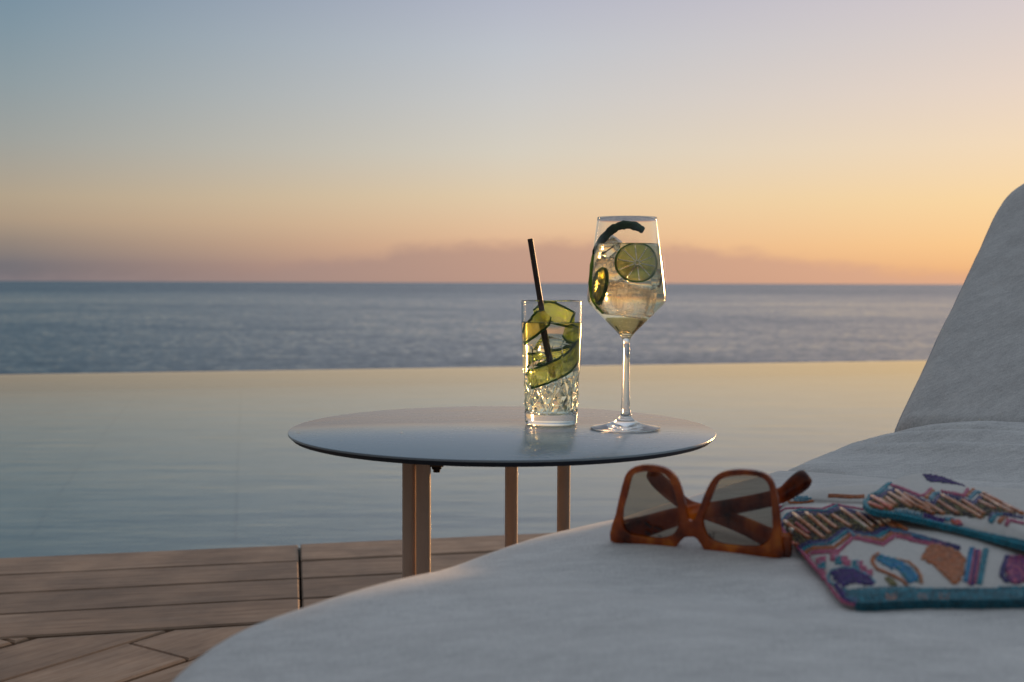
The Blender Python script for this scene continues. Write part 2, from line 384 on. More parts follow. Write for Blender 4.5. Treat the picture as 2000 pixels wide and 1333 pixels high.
# --- deck of separate boards
deck = empty('deck', (0, 1, -.03), kind='structure')
ang_e = math.atan2(ed.y, ed.x); M_W1 = wood('weathered_board_border', ang_e, 1)
dd = (Matrix.Rotation(R(43.5), 3, 'Z') @ ed).normalized(); dn = Vector((-dd.y, dd.x, 0)); M_W2 = wood('weathered_board_diagonal', math.atan2(dd.y, dd.x), 2)
PITCH, GAP, TH = .1475, .0095, .024
def board(poly, m):      # a plank from its plan outline, top edges eased
    e = .003; n = len(poly); c = sum(poly, Vector())/n
    dz = random.uniform(-.0012, .0012)
    ins = []
    for i, p in enumerate(poly):
        d0 = (poly[i]-poly[i-1]).normalized(); d1 = (poly[(i+1) % n]-poly[i]).normalized()
        t = (d1-d0); t = t.normalized() if t.length > 1e-6 else (c-p).normalized()
        ins.append(p+t*e*1.3)
    vs = [(p.x,p.y,-TH) for p in poly]+[(p.x,p.y,-e+dz) for p in poly]+[(p.x,p.y,dz) for p in ins]
    fs = [tuple(reversed(range(n))), tuple(2*n+i for i in range(n))]
    for i in range(n):
        j = (i+1) % n
        fs += [(i,j,n+j,n+i), (n+i,n+j,2*n+j,2*n+i)]
    MB().add(vs, fs).build('plank', m, deck, smooth=False)
jx = on_z(585, 1068, 0); jy = on_z(588.5, 1176, 0); jt = (jx-e0).dot(ed); jsk = (jy-jx).dot(ed)/(jy-jx).dot(en)        # the butt joint that shows
cuts = [jt-2*2.1, jt-2.1, jt, jt+2.1, jt+4.2]
for r in range(4):
    lo, hi = -(r+1)*PITCH+GAP/2, -r*PITCH-GAP/2
    if r == 0: hi += .012
    for k in range(len(cuts)-1):
        c0, c1 = cuts[k]+.0024, cuts[k+1]-.0024
        board([e0+ed*(c0+jsk*lo)+en*lo, e0+ed*(c1+jsk*lo)+en*lo, e0+ed*(c1+jsk*hi)+en*hi, e0+ed*(c0+jsk*hi)+en*hi], M_W1)
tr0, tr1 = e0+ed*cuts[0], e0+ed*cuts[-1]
MB().box((tr0+tr1)/2+en*.004-UP*.026, (tr1-tr0)/2, en*.010, UP*.016).build('shadow_gap_strip', simple('shadow_gap_dark', (.03,.022,.018), .7), deck, smooth=False)  # dark strip added to draw the shadow line along the pool edge
# diagonal field, clipped at the border
lim = -4*PITCH-GAP/2
o1 = on_z(0, 1331, 0)
def clip(poly, p0, nn):
    out = []
    for i, p in enumerate(poly):
        q = poly[(i+1) % len(poly)]; dp, dq = (p-p0).dot(nn), (q-p0).dot(nn)
        if dp >= 0: out.append(p)
        if dp*dq < 0: out.append(p+(q-p)*(dp/(dp-dq)))
    return out
jd = (on_z(259, 1258, 0)-o1).dot(dd)
for k in range(-16, 8):
    b0 = o1+dn*(k*PITCH); lo, hi = GAP/2, PITCH-GAP/2
    off = {-1: 0}.get(k, random.uniform(-1.0, 1.0))
    cs = [jd+off-3.2, jd+off-1.6, jd+off, jd+off+1.6, jd+off+3.2]
    for j in range(4):
        c0, c1 = cs[j]+.0025, cs[j+1]-.0025
        poly = [b0+dd*c0+dn*lo, b0+dd*c1+dn*lo, b0+dd*c1+dn*hi, b0+dd*c0+dn*hi]
        poly = clip(poly, e0+en*lim, -en)
        if len(poly) >= 3 and max(p.y for p in poly) > -1.2 and min(p.x for p in poly) < 2.6 and max(p.x for p in poly) > -2.6:
            board(poly, M_W2)

# ================================================================ SIDE TABLE
TZ = .417
near, far = on_z(981, 899, TZ), on_z(981, 793.5, TZ)
TC = Vector(((near.x+far.x)/2, (near.y+far.y)/2, 0)); TR = (far.y-near.y)/2
print('table centre', TC, 'radius', TR)
def table_mat():
    m, n, l, b = mat('satin_blue_grey_laminate')
    t = noise(n, l, 6, 6, .65, stretch=(1, 2.2, 1)); t2 = noise(n, l, 160, 3, .6)
    l.new(ramp(n, l, t.outputs[0], [(.3, (.245,.315,.365)), (.7, (.300,.370,.420))]), b.inputs['Base Color'])
    r = n.new('ShaderNodeMapRange'); l.new(t.outputs[0], r.inputs[0]); r.inputs[1].default_value = .3; r.inputs[2].default_value = .7; r.inputs[3].default_value = .22; r.inputs[4].default_value = .32
    l.new(r.outputs[0], b.inputs['Roughness']); setp(b, Specular_IOR_Level=.30, Coat_Weight=.22, Coat_Roughness=.12)
    bump(n, l, b, t2.outputs[0], .05, .0003)
    return m
M_TOP = table_mat()
M_EDGE = simple('tabletop_edge', (.020,.045,.085), .6, Specular_IOR_Level=.2)
M_LEG = vary('rose_beige_powder_coat', [(.66,.51,.41),(.71,.555,.45)], 40, .42, bumpd=.0002)
tbl = empty('side_table', (TC.x, TC.y, 0), 'round blue-grey side table on slim rose-beige legs holding two drinks', 'table')
mb = MB().lathe([(0,TZ),(TR-.0012,TZ),(TR-.0003,TZ-.0004),(TR,TZ-.0012),(TR-.0002,TZ-.0024)], 160, (TC.x,TC.y,0), closed=False)
top = mb.build('tabletop', M_TOP, tbl, auto=40)
mb = MB().lathe([(TR-.0002,TZ-.0024),(TR-.0050,TZ-.0070),(TR-.0070,TZ-.0076),(0,TZ-.0076)], 160, (TC.x,TC.y,0), closed=False)
mb.build('edge_bevel', M_EDGE, top, auto=40)
LR = .0076
legs = [(800, 1.205), (826.5, 1.168), (998, 1.20), (1101, 1.215)]
LP = []
for px, d in legs:
    p = on_y(px, 1010, d); LP.append(Vector((p.x, p.y, 0)))
LP[1] = Vector((on_y(827, 1010, LP[0].y-.0085).x, LP[0].y-.0085, 0))
# move the two far legs to the back half of the table
LP[2] = Vector((on_y(998.5, 1010, 1.37).x, 1.37, 0)); LP[3] = Vector((on_y(1100.5, 1010, 1.35).x, 1.35, 0))
for p in LP:
    MB().tube([(p.x,p.y,.022),(p.x,p.y,TZ-.0078)], LR, 28).build('leg', M_LEG, tbl, auto=50)
for i, j in ((0, 2), (1, 3)):
    A, B = LP[i], LP[j]
    MB().tube([(A.x,A.y,LR+.0015),(B.x,B.y,LR+.0015)], LR, 20).build('floor_bar', M_LEG, tbl, auto=50)
br = on_y(851, 906, LP[1].y+.005)
bk = MB().box((br.x-.002,br.y,TZ-.0172), (.0105,0,0), (0,.008,0), (0,0,.0090)).build('bracket', simple('bracket_bronze', (.09,.065,.045), .4, Metallic=.6), tbl, smooth=False, bevel=.0012)
MB().lathe([(0,TZ-.0262),(.0052,TZ-.0262),(.0052,TZ-.0290),(.0036,TZ-.0300),(.0036,TZ-.0325),(0,TZ-.0325)], 20, (br.x+.001,br.y,0)).build('bolt', simple('bolt_dark', (.02,.015,.012), .35, Metallic=.7), bk, auto=40)
# ================================================================ SUN LOUNGER
HZ = .389
hinge = on_z(1765, 830, .39); hinge.z = 0
O = hinge - a_*1.27
def L2W(u, v, z): return O + a_*u + b_*v + UP*z
def W2L(p): d = Vector((p.x-O.x, p.y-O.y, 0)); return d.dot(a_), d.dot(b_)
LW = .72
def sm(a, b, x):
    t = max(0, min(1, (x-a)/(b-a))); return t*t*(3-2*t)
def vn(x, y, s=0):      # cheap smooth noise
    return (math.sin(x*1.7+y*2.3+s)+math.sin(x*2.9-y*1.3+s*1.7+1.1)+math.sin(-x*1.1+y*3.7+s*.6+2.7))/3
def crown1(u, v):       # foot cushion, height of its top
    c = .016*math.sin(math.pi*max(0, min(1, v/LW)))**.7
    z = HZ - .006 + c - .012*math.exp(-((u-.02)/.10)**2)
    z += (.0042*vn(u*9, v*7, 1) + .0018*vn(u*24, v*15, 3) + .0005*vn(u*52, v*37, 6))*(.12+.88*sm(.01, .13, v))
    # soft pulls running in from the far edge
    z += .0058*math.exp(-((u-.40-.35*v)/.05)**2)*math.exp(-((v-.17)/.11)**2) - .0055*math.exp(-((u-.52-.3*v)/.045)**2)*math.exp(-((v-.17)/.12)**2)
    # long crease across the near third
    z -= .0060*math.exp(-((u-.30-.10*v)/.035)**2)*math.exp(-((v-.22)/.20)**2)
    return z
def crown2(u, v, u0, u1):
    t = (u-u0)/(u1-u0)
    c = .018*math.sin(math.pi*max(0, min(1, v/LW)))**.7
    z = HZ - .004 + c + (.004+.008*sm(.03, .16, v))*math.sin(math.pi*t)**.8
    z -= (.004+.026*sm(.03, .17, v))*(1-sm(0, .17, u-u0))
    for k, (uc, sl, am, wd) in enumerate(((.13,.55,.0085,.012),(.185,.47,.0100,.013),(.24,.38,.0100,.013),(.295,.28,.0090,.014),(.345,.15,.0080,.014),(.39,.05,.0060,.012))):
        x = u-u0-uc*(u1-u0)/.42+sl*.10*math.exp(-v/.12)
        z += (am*math.exp(-((x)/wd)**2)*math.exp(-((v-.10)/.17)**2) - am*.8*math.exp(-((x-.026)/wd)**2)*math.exp(-((v-.09)/.16)**2))*sm(.015, .075, v)
    z += .0014*vn(u*23, v*13, 5)
    return z
def rrect(u0, u1, v0, v1, rc, d, n=14, m=(46, 26)):
    # rounded rectangle inset by d, always the same vertex count
    u0 += d; u1 -= d; v0 += d; v1 -= d
    rcs = [max(r-d, .002) for r in rc]
    pts = []
    C = [((u0,v0), math.pi, rcs[0]), ((u1,v0), 1.5*math.pi, rcs[1]), ((u1,v1), 0, rcs[2]), ((u0,v1), .5*math.pi, rcs[3])]
    sx = [1,-1,-1,1]; sy = [1,1,-1,-1]
    arcs = []
    for k, (p, a0, r) in enumerate(C):
        cx, cyy = p[0]+sx[k]*r, p[1]+sy[k]*r
        arcs.append([(cx+r*math.cos(a0+.5*math.pi*i/n), cyy+r*math.sin(a0+.5*math.pi*i/n)) for i in range(n+1)])
    for k in range(4):
        pts += arcs[k]
        A, B = arcs[k][-1], arcs[(k+1) % 4][0]; q = m[k % 2]
        for i in range(1, q): pts.append((A[0]+(B[0]-A[0])*i/q, A[1]+(B[1]-A[1])*i/q))
    return pts
def cushion(name, u0, u1, rc, zb, ztop, re, m, parent, tr=None, pipe=True):
    # rings from the underside round the edge to the middle of the top
    K = 12; rings = []
    for d, h in ((.06, 0), (.012, 0), (.003, .012)): rings.append([(u, v, zb+h) for u, v in rrect(u0, u1, 0, LW, rc, d)])
    for i in range(K+1):
        t = i/K*math.pi/2
        rings.append([(u, v, ztop(u, v)-re*(1-math.sin(t))) for u, v in rrect(u0, u1, 0, LW, rc, re*(1-math.cos(t)))])
    dmax = min(u1-u0, LW)/2-.004; d = re
    while d < dmax:
        d = min(dmax, d+.0085+.0075*(d-re)); rings.append([(u, v, ztop(u, v)) for u, v in rrect(u0, u1, 0, LW, rc, d)])
    f = tr or L2W
    mb = MB(); n = len(rings[0])
    for rg in rings: mb.v += [f(*p) for p in rg]
    for i in range(len(rings)-1):
        for k in range(n): mb.f.append((i*n+k, i*n+(k+1) % n, (i+1)*n+(k+1) % n, (i+1)*n+k))
    mb.f.append(tuple(reversed(range(n)))); e = (len(rings)-1)*n; mb.f.append(tuple(e+k for k in range(n)))
    o = mb.build(name, m, parent)
    if pipe:
        for ri, off in ((3+2, .0012), (2, .001)):
            pp = MB(); rg = rings[ri]; loop = [f(*p) for p in rg]; loop = loop+[loop[0]]
            pp.tube(loop, .0024, 6, cap=False).build('piping', M_PIPE, o)
    return o
us = W2L(on_z(1490, 916, HZ-.004)); print('seam', us, W2L(on_z(2000, 942, HZ+.010)))
U1 = us[0]+.02; UH = 1.27
lg = empty('sun_lounger', L2W(.63, LW/2, 0), 'light grey upholstered sun lounger with raised backrest in the foreground', 'lounger')
ZB = .265
cushion('seat_cushion', 0, U1, (.15,.014,.014,.15), ZB, crown1, .036, M_FAB, lg)
cushion('seat_cushion', U1+.001, UH+.05, (.014,.03,.03,.014), ZB, lambda u, v: crown2(u, v, U1, UH+.05), .036, M_FAB, lg)
TH_B = R(35)
def back_tr(u, v, z):    # u runs up the backrest
    p = L2W(UH-.035, v, .345)
    return p + (a_*math.cos(TH_B)+UP*math.sin(TH_B))*u + (-a_*math.sin(TH_B)+UP*math.cos(TH_B))*z
def crownb(u, v):
    return .056 + .011*math.sin(math.pi*max(0, min(1, v/LW)))**.6 + .0016*vn(u*14, v*9, 2)+.0007*vn(u*40, v*22, 4)
cushion('backrest', 0, .675, (.03,.11,.11,.03), -.02, crownb, .034, M_FAB, lg, tr=back_tr)
M_FR = simple('frame_taupe', (.22,.19,.17), .5)
MB().box(L2W(UH/2, LW/2, ZB-.022), a_*(UH/2-.03), b_*(LW/2-.03), UP*.02).build('frame', M_FR, lg, smooth=False, bevel=.004)
bp = back_tr(.30, LW/2, -.035)
MB().box(bp, (a_*math.cos(TH_B)+UP*math.sin(TH_B))*.29, b_*(LW/2-.03), (-a_*math.sin(TH_B)+UP*math.cos(TH_B))*.012).build('back_frame', M_FR, lg, smooth=False, bevel=.004)
for u in (.10, 1.18):
    for v in (.08, LW-.08):
        MB().box(L2W(u, v, (ZB-.042)/2+.0015), a_*.022, b_*.022, UP*((ZB-.042)/2)).build('leg', M_FR, lg, smooth=False, bevel=.003)
def top_z(p):
    u, v = W2L(p); return crown1(u, v)
# ================================================================ DRINKS
def smooth_path(pts, n):     # Catmull-Rom through the points
    P = [Vector(p) for p in pts]; P = [P[0]*2-P[1]]+P+[P[-1]*2-P[-2]]; out = []
    segs = len(P)-3
    for i in range(n):
        x = i/(n-1)*segs; k = min(int(x), segs-1); t = x-k
        p0, p1, p2, p3 = P[k:k+4]
        out.append(.5*((2*p1)+(p2-p0)*t+(2*p0-5*p1+4*p2-p3)*t*t+(3*p1-p0-3*p2+p3)*t**3))
    return out
# ---- cut highball glass
HC = on_z(1076.5, 829, TZ); HB = Vector((HC.x, HC.y, TZ+.0006)); HPX = HC.y/FPX      # metres per pixel there
HH = .1425
def h_out(z): return .0304 + (.0352-.0304)*min(1, max(0, (z-.004)/.12))**.9
def cutdepth(ang, z):
    d = 0
    if .006 < z < .098:
        x = ang/(2*math.pi)*6     # six panels round the glass
        xf = x-math.floor(x)-.5
        g = lambda q, w: max(0, 1-abs(q)/w)
        # lattice of crossing V cuts leaving pointed diamonds in the lower half
        if .0135 < z < .060:
            k = (z-.0135)/.0465
            for sgn in (1, -1):
                q = ((x*2.0 + sgn*(z-.0135)/.0205) % 1)-.5
                d = max(d, .0020*g(q, .42))
            # broad leaf cuts making a V in each panel
            q1 = abs(xf)-.46*k; d = max(d, .0028*g(q1, .10))
            d *= sm(.0135, .0175, z)*(1-sm(.054, .060, z))
        # tall slim wedge between the panels
        e = abs(abs(xf)-.5)
        wd = .052*(1-sm(.05, .097, z))*sm(.030, .050, z)
        if wd > 1e-4: d = max(d, .0014*g(e, wd))
        e2 = abs(xf); wd2 = .05*(1-sm(.040, .070, z))*sm(.020, .036, z)
        if wd2 > 1e-4: d = max(d, .0012*g(e2, wd2))
    return d
prof_out = []; zz = 0
mbh = MB(); NA = 288
zs = [.0, .0012, .003, .006, .009, .012] + [.0135+i*.0009 for i in range(96)] + [.102+i*.0065 for i in range(6)] + [HH-.002, HH-.0008, HH]
rr = [.0278, .0296, .0303] + [h_out(z) for z in zs[3:-2]] + [h_out(HH)-.0001, h_out(HH)-.0006]
base_rim = []
def ring(mb, fr, z, n=NA):
    s_ = len(mb.v); mb.v += [HB+Vector((fr(2*math.pi*k/n)*math.cos(2*math.pi*k/n), fr(2*math.pi*k/n)*math.sin(2*math.pi*k/n), z)) for k in range(n)]; return s_
rings = []
mbh.v.append(HB+Vector((0,0,.0012))); rings_c0 = 0
rings.append(ring(mbh, lambda a: .024, .0012)); rings.append(ring(mbh, lambda a: .0262, .0))
PH = R(-90)+.33
for z, r0 in zip(zs, rr): rings.append(ring(mbh, lambda a: r0-cutdepth(a-PH, z), z))
WALL = .0021; ZF = .0125
def h_in(z): return h_out(z)-WALL-.0026*(1-sm(.055, .10, z))
zin = [HH-.0004, HH-.0016] + [HH-.006-i*(HH-.006-ZF-.004)/16 for i in range(17)]
for z in zin: rings.append(ring(mbh, lambda a: h_in(z), z))
rings.append(ring(mbh, lambda a: h_in(ZF)-.0012, ZF+.001)); rings.append(ring(mbh, lambda a: h_in(ZF)-.004, ZF))
for i in range(len(rings)-1):
    for k in range(NA): mbh.f.append((rings[i]+k, rings[i]+(k+1) % NA, rings[i+1]+(k+1) % NA, rings[i+1]+k))
mbh.f += [(0, rings[0]+(k+1) % NA, rings[0]+k) for k in range(NA)]
cen = len(mbh.v); mbh.v.append(HB+Vector((0,0,ZF))); e = rings[-1]
mbh.f += [(e+k, e+(k+1) % NA, cen) for k in range(NA)]
hg = mbh.build('highball_glass', M_GLASS, base=HB, auto=11)
tag(hg, 'tall cut-crystal highball glass with diamond cuts on the side table', 'glass')
# the drink: slightly into the glass so no air gap shows
M_TONIC = glassmat('tonic_water', (.96,.955,.74), 1.33)
LZ = HH-(632-590)*HPX
prof = [(0, ZF-.0002), (h_in(ZF)-.0038, ZF-.0002), (h_in(ZF)-.0010, ZF+.0008)]+[(h_in(z)+.00025, z) for z in (ZF+.004, .03, .05, .07, .09, LZ-.0012)]+[(h_in(LZ)+.00025, LZ), (h_in(LZ)-.0008, LZ-.0009), (0, LZ-.0010)]
tag(MB().lathe(prof, 96, HB, closed=False).build('clear_drink', M_TONIC, base=HB, auto=50), 'pale clear drink filling the cut highball glass', 'drink')
# cucumber ribbons, curled against the wall
def leaf(name, cols, scale, stretch=None):
    m, n, l, b = mat(name); t = noise(n, l, scale, 4, .6, stretch=stretch)
    c = ramp(n, l, t.outputs[0], [(.3+.4*i/(len(cols)-1), q) for i, q in enumerate(cols)])
    l.new(c, b.inputs['Base Color']); setp(b, Roughness=.25, Specular_IOR_Level=.5)
    tr = n.new('ShaderNodeBsdfTranslucent'); l.new(c, tr.inputs[0]); mx = n.new('ShaderNodeMixShader'); mx.inputs[0].default_value = .70
    l.new(b.outputs[0], mx.inputs[1]); l.new(tr.outputs[0], mx.inputs[2])
    tp = n.new('ShaderNodeBsdfTransparent'); tp.inputs[0].default_value = (.86,.95,.40,1); m2 = n.new('ShaderNodeMixShader')
    rg = n.new('ShaderNodeMapRange'); l.new(t.outputs[0], rg.inputs[0]); rg.inputs[1].default_value = .35; rg.inputs[2].default_value = .65; rg.inputs[3].default_value = .22; rg.inputs[4].default_value = .55
    l.new(rg.outputs[0], m2.inputs[0]); l.new(mx.outputs[0], m2.inputs[1]); l.new(tp.outputs[0], m2.inputs[2]); l.new(m2.outputs[0], n['Material Output'].inputs[0])
    return m
M_CUC = leaf('cucumber_flesh', [(.46,.62,.06),(.66,.78,.12),(.90,.90,.30)], 90, stretch=(1,1,2))
M_PEEL = transluc('cucumber_peel', [(.015,.07,.010),(.03,.12,.015),(.06,.19,.03)], 150, .25, .3)
def ribbon(name, c0, path, width, thick, label, cat='cucumber ribbon', group=None, tilt=0, n=40, peel=.0022, mats=None):
    # path: (angle deg from +x, radius, z of the middle); strip stands upright against the wall
    pts = smooth_path([(c0.x+r*math.cos(R(a)), c0.y+r*math.sin(R(a)), c0.z+z) for a, r, z in path], n)
    root = empty(name, pts[n//2], label, cat, group)
    def sheet(lo, hi, nm, m):      # the shaved flesh is a thin leaf
        mb = MB()
        for i, p in enumerate(pts):
            t = (pts[min(i+1,n-1)]-pts[max(i-1,0)]).normalized(); rad = Vector((p.x-c0.x, p.y-c0.y, 0)).normalized()
            upv = (UP-t*t.dot(UP)); upv = (upv.normalized() + rad*tilt).normalized(); nn = t.cross(upv).normalized()
            wv = width*(.55+.45*min(1, min(i, n-1-i)/5.0)); wob = .0008*math.sin(i*.7)
            for k in range(7):
                h = lo+(hi-lo)*k/6; mb.v.append(p+upv*wv*h+nn*(wob*h+.0004*math.sin(k*math.pi/6)*math.sin(i*.9)))
        for i in range(n-1):
            for k in range(6): mb.f.append((i*7+k, (i+1)*7+k, (i+1)*7+k+1, i*7+k+1))
        return mb.build(nm, m, root)
    def strip(lo, hi, th, nm, m):
        mb = MB(); q = []
        for i, p in enumerate(pts):
            t = (pts[min(i+1,n-1)]-pts[max(i-1,0)]).normalized(); rad = Vector((p.x-c0.x, p.y-c0.y, 0)).normalized()
            upv = (UP-t*t.dot(UP)); upv = (upv.normalized() + rad*tilt).normalized(); nn = t.cross(upv).normalized()
            wv = width*(.55+.45*min(1, min(i, n-1-i)/5.0)); wob = .0008*math.sin(i*.7)
            for k in range(5):
                h = lo+(hi-lo)*k/4
                q.append((p+upv*wv*h+nn*(th/2+wob*h), p+upv*wv*h-nn*(th/2-wob*h)))
        for a, b in q: mb.v += [a, b]
        for i in range(n-1):
            for k in range(4):
                A = (i*5+k)*2; B = ((i+1)*5+k)*2
                mb.f += [(A, B, B+2, A+2), (A+1, A+3, B+3, B+1)]
            A = (i*5)*2; B = ((i+1)*5)*2; mb.f.append((A, A+1, B+1, B))
            A = (i*5+4)*2; B = ((i+1)*5+4)*2; mb.f.append((A, B, B+1, A+1))
        for i in (0, n-1):
            for k in range(4):
                A = (i*5+k)*2; mb.f.append((A, A+2, A+3, A+1))
        return mb.build(nm, m, root)
    fm, pm = mats or (M_CUC, M_PEEL); pe = peel/width
    sheet(-.5+pe*.6, .5-pe*.6, 'flesh', fm); strip(-.5, -.5+pe, thick*1.15, 'peel', pm); strip(.5-pe, .5, thick*1.15, 'peel', pm)
    return root
rw = h_in(.07)-.0018
ribbon('cucumber_ribbon', HB, [(-172,rw-.002,.052),(-140,rw,.0535),(-110,rw,.0585),(-80,rw,.065),(-50,rw,.073),(-20,rw,.085),(5,rw-.001,.094)], .0225, .0018,
       'broad cucumber ribbon slanting across the front of the highball glass', group='cucumber ribbons in the highball')
ribbon('cucumber_ribbon', HB, [(150,rw-.004,.125),(100,rw-.006,.1285),(60,rw-.004,.124),(30,rw-.002,.1195),(2,rw-.001,.117),(-25,rw-.003,.112)], .0235, .0016,
       'cucumber ribbon along the back of the highball glass, near its rim', group='cucumber ribbons in the highball')
ribbon('cucumber_ribbon', HB, [(-200,rw-.003,.100),(-165,rw-.001,.105),(-135,rw-.003,.115),(-105,rw-.006,.1275)], .0225, .0020,
       'yellow-green cucumber ribbon beside the straw at the left of the highball', group='cucumber ribbons in the highball', mats=(leaf('cucumber_seed_flesh', [(.62,.66,.08),(.86,.82,.18),(.95,.92,.36)], 90), M_PEEL))
ribbon('cucumber_ribbon', HB, [(20,rw-.006,.088),(60,rw-.005,.080),(100,rw-.005,.074),(140,rw-.006,.072),(170,rw-.008,.076)], .018, .0018,
       'cucumber ribbon behind the ice low in the highball glass', group='cucumber ribbons in the highball')
ribbon('cucumber_ribbon', HB, [(-60,rw-.004,.108),(-30,rw-.002,.104),(0,rw-.001,.100),(30,rw-.002,.098),(60,rw-.006,.100)], .022, .0016,
       'green cucumber ribbon at the right of the highball under the waterline', group='cucumber ribbons in the highball')
# straw
M_STRAW = vary('dark_straw', [(.050,.030,.022),(.075,.048,.036)], 90, .45)
sa = on_y(1035.5, 467, HB.y-.006); sb_ = on_y(1073, 697, HB.y-.010); sdir = (sb_-sa).normalized()
sc_ = sa+sdir*((HB.z+.056-sa.z)/sdir.z)
mb = MB(); mb.tube([sa, sa.lerp(sc_, .5), sc_], .0032, 20, cap=False); mb2 = MB(); mb2.tube([sa, sc_], .0026, 20, cap=False)
b0 = len(mb.v); mb.v += mb2.v; mb.f += [tuple(b0+i for i in reversed(f)) for f in mb2.f]
for k in range(20): mb.f += [(k, (k+1) % 20, b0+(k+1) % 20, b0+k), (40+k, 40+(k+1) % 20, b0+20+(k+1) % 20, b0+20+k)]
tag(mb.build('drinking_straw', M_STRAW, base=sc_, fix=False, auto=50), 'dark brown straw leaning out of the highball glass', 'straw')
# ice
M_ICE = glassmat('ice', (.985,.99,1), 1.10, .03)
def ice(c, s, rot, label, group, m=None, seed=1):
    bm = bmesh.new(); bmesh.ops.create_cube(bm, size=1)
    bmesh.ops.bevel(bm, geom=bm.edges[:], offset=.16, segments=2, affect='EDGES'); bmesh.ops.subdivide_edges(bm, edges=bm.edges[:], cuts=1, use_grid_fill=True)
    rm = Matrix.Rotation(rot[2], 3, 'Z') @ Matrix.Rotation(rot[1], 3, 'Y') @ Matrix.Rotation(rot[0], 3, 'X')
    for v in bm.verts:
        v.co *= 1+.07*vn(v.co.x*5+seed, v.co.y*5, v.co.z*4+seed)
        v.co = rm @ Vector((v.co.x*s[0], v.co.y*s[1], v.co.z*s[2]))
    me = bpy.data.meshes.new('ice_cube'); bm.to_mesh(me); bm.free(); me.materials.append(m or M_ICE)
    for p in me.polygons: p.use_smooth = True
    o = bpy.data.objects.new('ice_cube', me); COL.objects.link(o); o.location = c
    return tag(o, label, 'ice cube', group)
GI = 'ice cubes in the drinks'
ice(HB+Vector((.003,.004,.088)), (.027,.026,.024), (.3,.2,.5), 'clear ice cube behind the straw in the highball glass', GI, seed=1)
ice(HB+Vector((-.005,.002,.060)), (.026,.026,.024), (.6,.1,1.1), 'clear ice cube in the middle of the highball behind the slanting ribbon', GI, seed=2)

# ---- wine glass
WC = on_z(1221.5, 838, TZ); WB = Vector((WC.x, WC.y, TZ+.0005)); WPX = WC.y/FPX
def wz(py): return (839-py)*WPX
def wr(px): return px*WPX
outp = [(wr(0), .0016), (wr(40), .0010), (wr(58), .0002), (wr(66), 0), (wr(68.5), .0008), (wr(68.0), .0018), (wr(55), .0030), (wr(38), .0050), (wr(24), .0078), (wr(14), .0120), (wr(9.6), .0175), (wr(8.6), .026),
        (wr(7.6), wz(760)), (wr(6.8), wz(710)), (wr(6.6), wz(680)), (wr(7.2), wz(667)), (wr(10), wz(660)), (wr(17), wz(651)), (wr(30), wz(638)), (wr(46), wz(622)), (wr(62), wz(606)), (wr(71), wz(597)), (wr(75.6), wz(590)), (wr(76.6), wz(583)), (wr(76.2), wz(575)), (wr(72.8), wz(545)), (wr(68.6), wz(510)), (wr(64.2), wz(475)), (wr(59.6), wz(440)), (wr(58.0), wz(427.5))]
bt = .0011
rim = outp[-1]
def dens(p, k=3):
    P = smooth_path([(r, 0, z) for r, z in p], (len(p)-1)*k+1); return [(max(q.x, 0), q.z) for q in P]
o_s = dens(outp[1:], 3); o_s = [outp[0]]+o_s
inn_raw = [(rim[0]-.0002, rim[1]+.0006), (rim[0]-.0007, rim[1]+.0005)]
bowl = [(wr(58.0), wz(427.5)), (wr(59.6), wz(440)), (wr(64.2), wz(475)), (wr(68.6), wz(510)), (wr(72.8), wz(545)), (wr(76.2), wz(575)), (wr(76.6), wz(583)), (wr(75.6), wz(590)), (wr(71), wz(597)), (wr(62), wz(606)), (wr(46), wz(622)), (wr(30), wz(638)), (wr(17), wz(651.5))]
inner = []
for i, (r, z) in enumerate(bowl):
    r1, z1 = bowl[min(i+1, len(bowl)-1)]; r0_, z0_ = bowl[max(i-1, 0)]
    tx, tz = r1-r0_, z1-z0_; L = math.hypot(tx, tz); nx, nz_ = tz/L, -tx/L      # inward
    inner.append((r+nx*bt, z+nz_*bt))
i_s = dens(inner, 3)
i_end = [(wr(8), wz(654.5)), (0, wz(656))]
wine = MB().lathe(o_s+inn_raw+i_s[1:]+i_end, 128, WB, closed=False).build('wine_glass', M_GLASS, base=WB, auto=40)
tag(wine, 'tall angular stemmed wine glass with lime slices beside the cut highball', 'glass')
M_SPR = glassmat('pale_spritz', (1.0,.885,.60), 1.33)
WLZ = wz(478)
lp = [(0, wz(656)-.0002), (wr(8), wz(654.5)-.0002)]
for r, z in reversed(i_s):
    if z < WLZ-.0008 and z > wz(654): lp.append((r+.00022, z-.00012))
rl = wr(63.8)-bt
lp += [(rl+.0002, WLZ), (rl-.0009, WLZ-.0009), (0, WLZ-.0010)]
tag(MB().lathe(lp, 96, WB, closed=False).build('spritz_drink', M_SPR, base=WB, auto=50), 'pale golden drink filling the stemmed wine glass', 'drink')
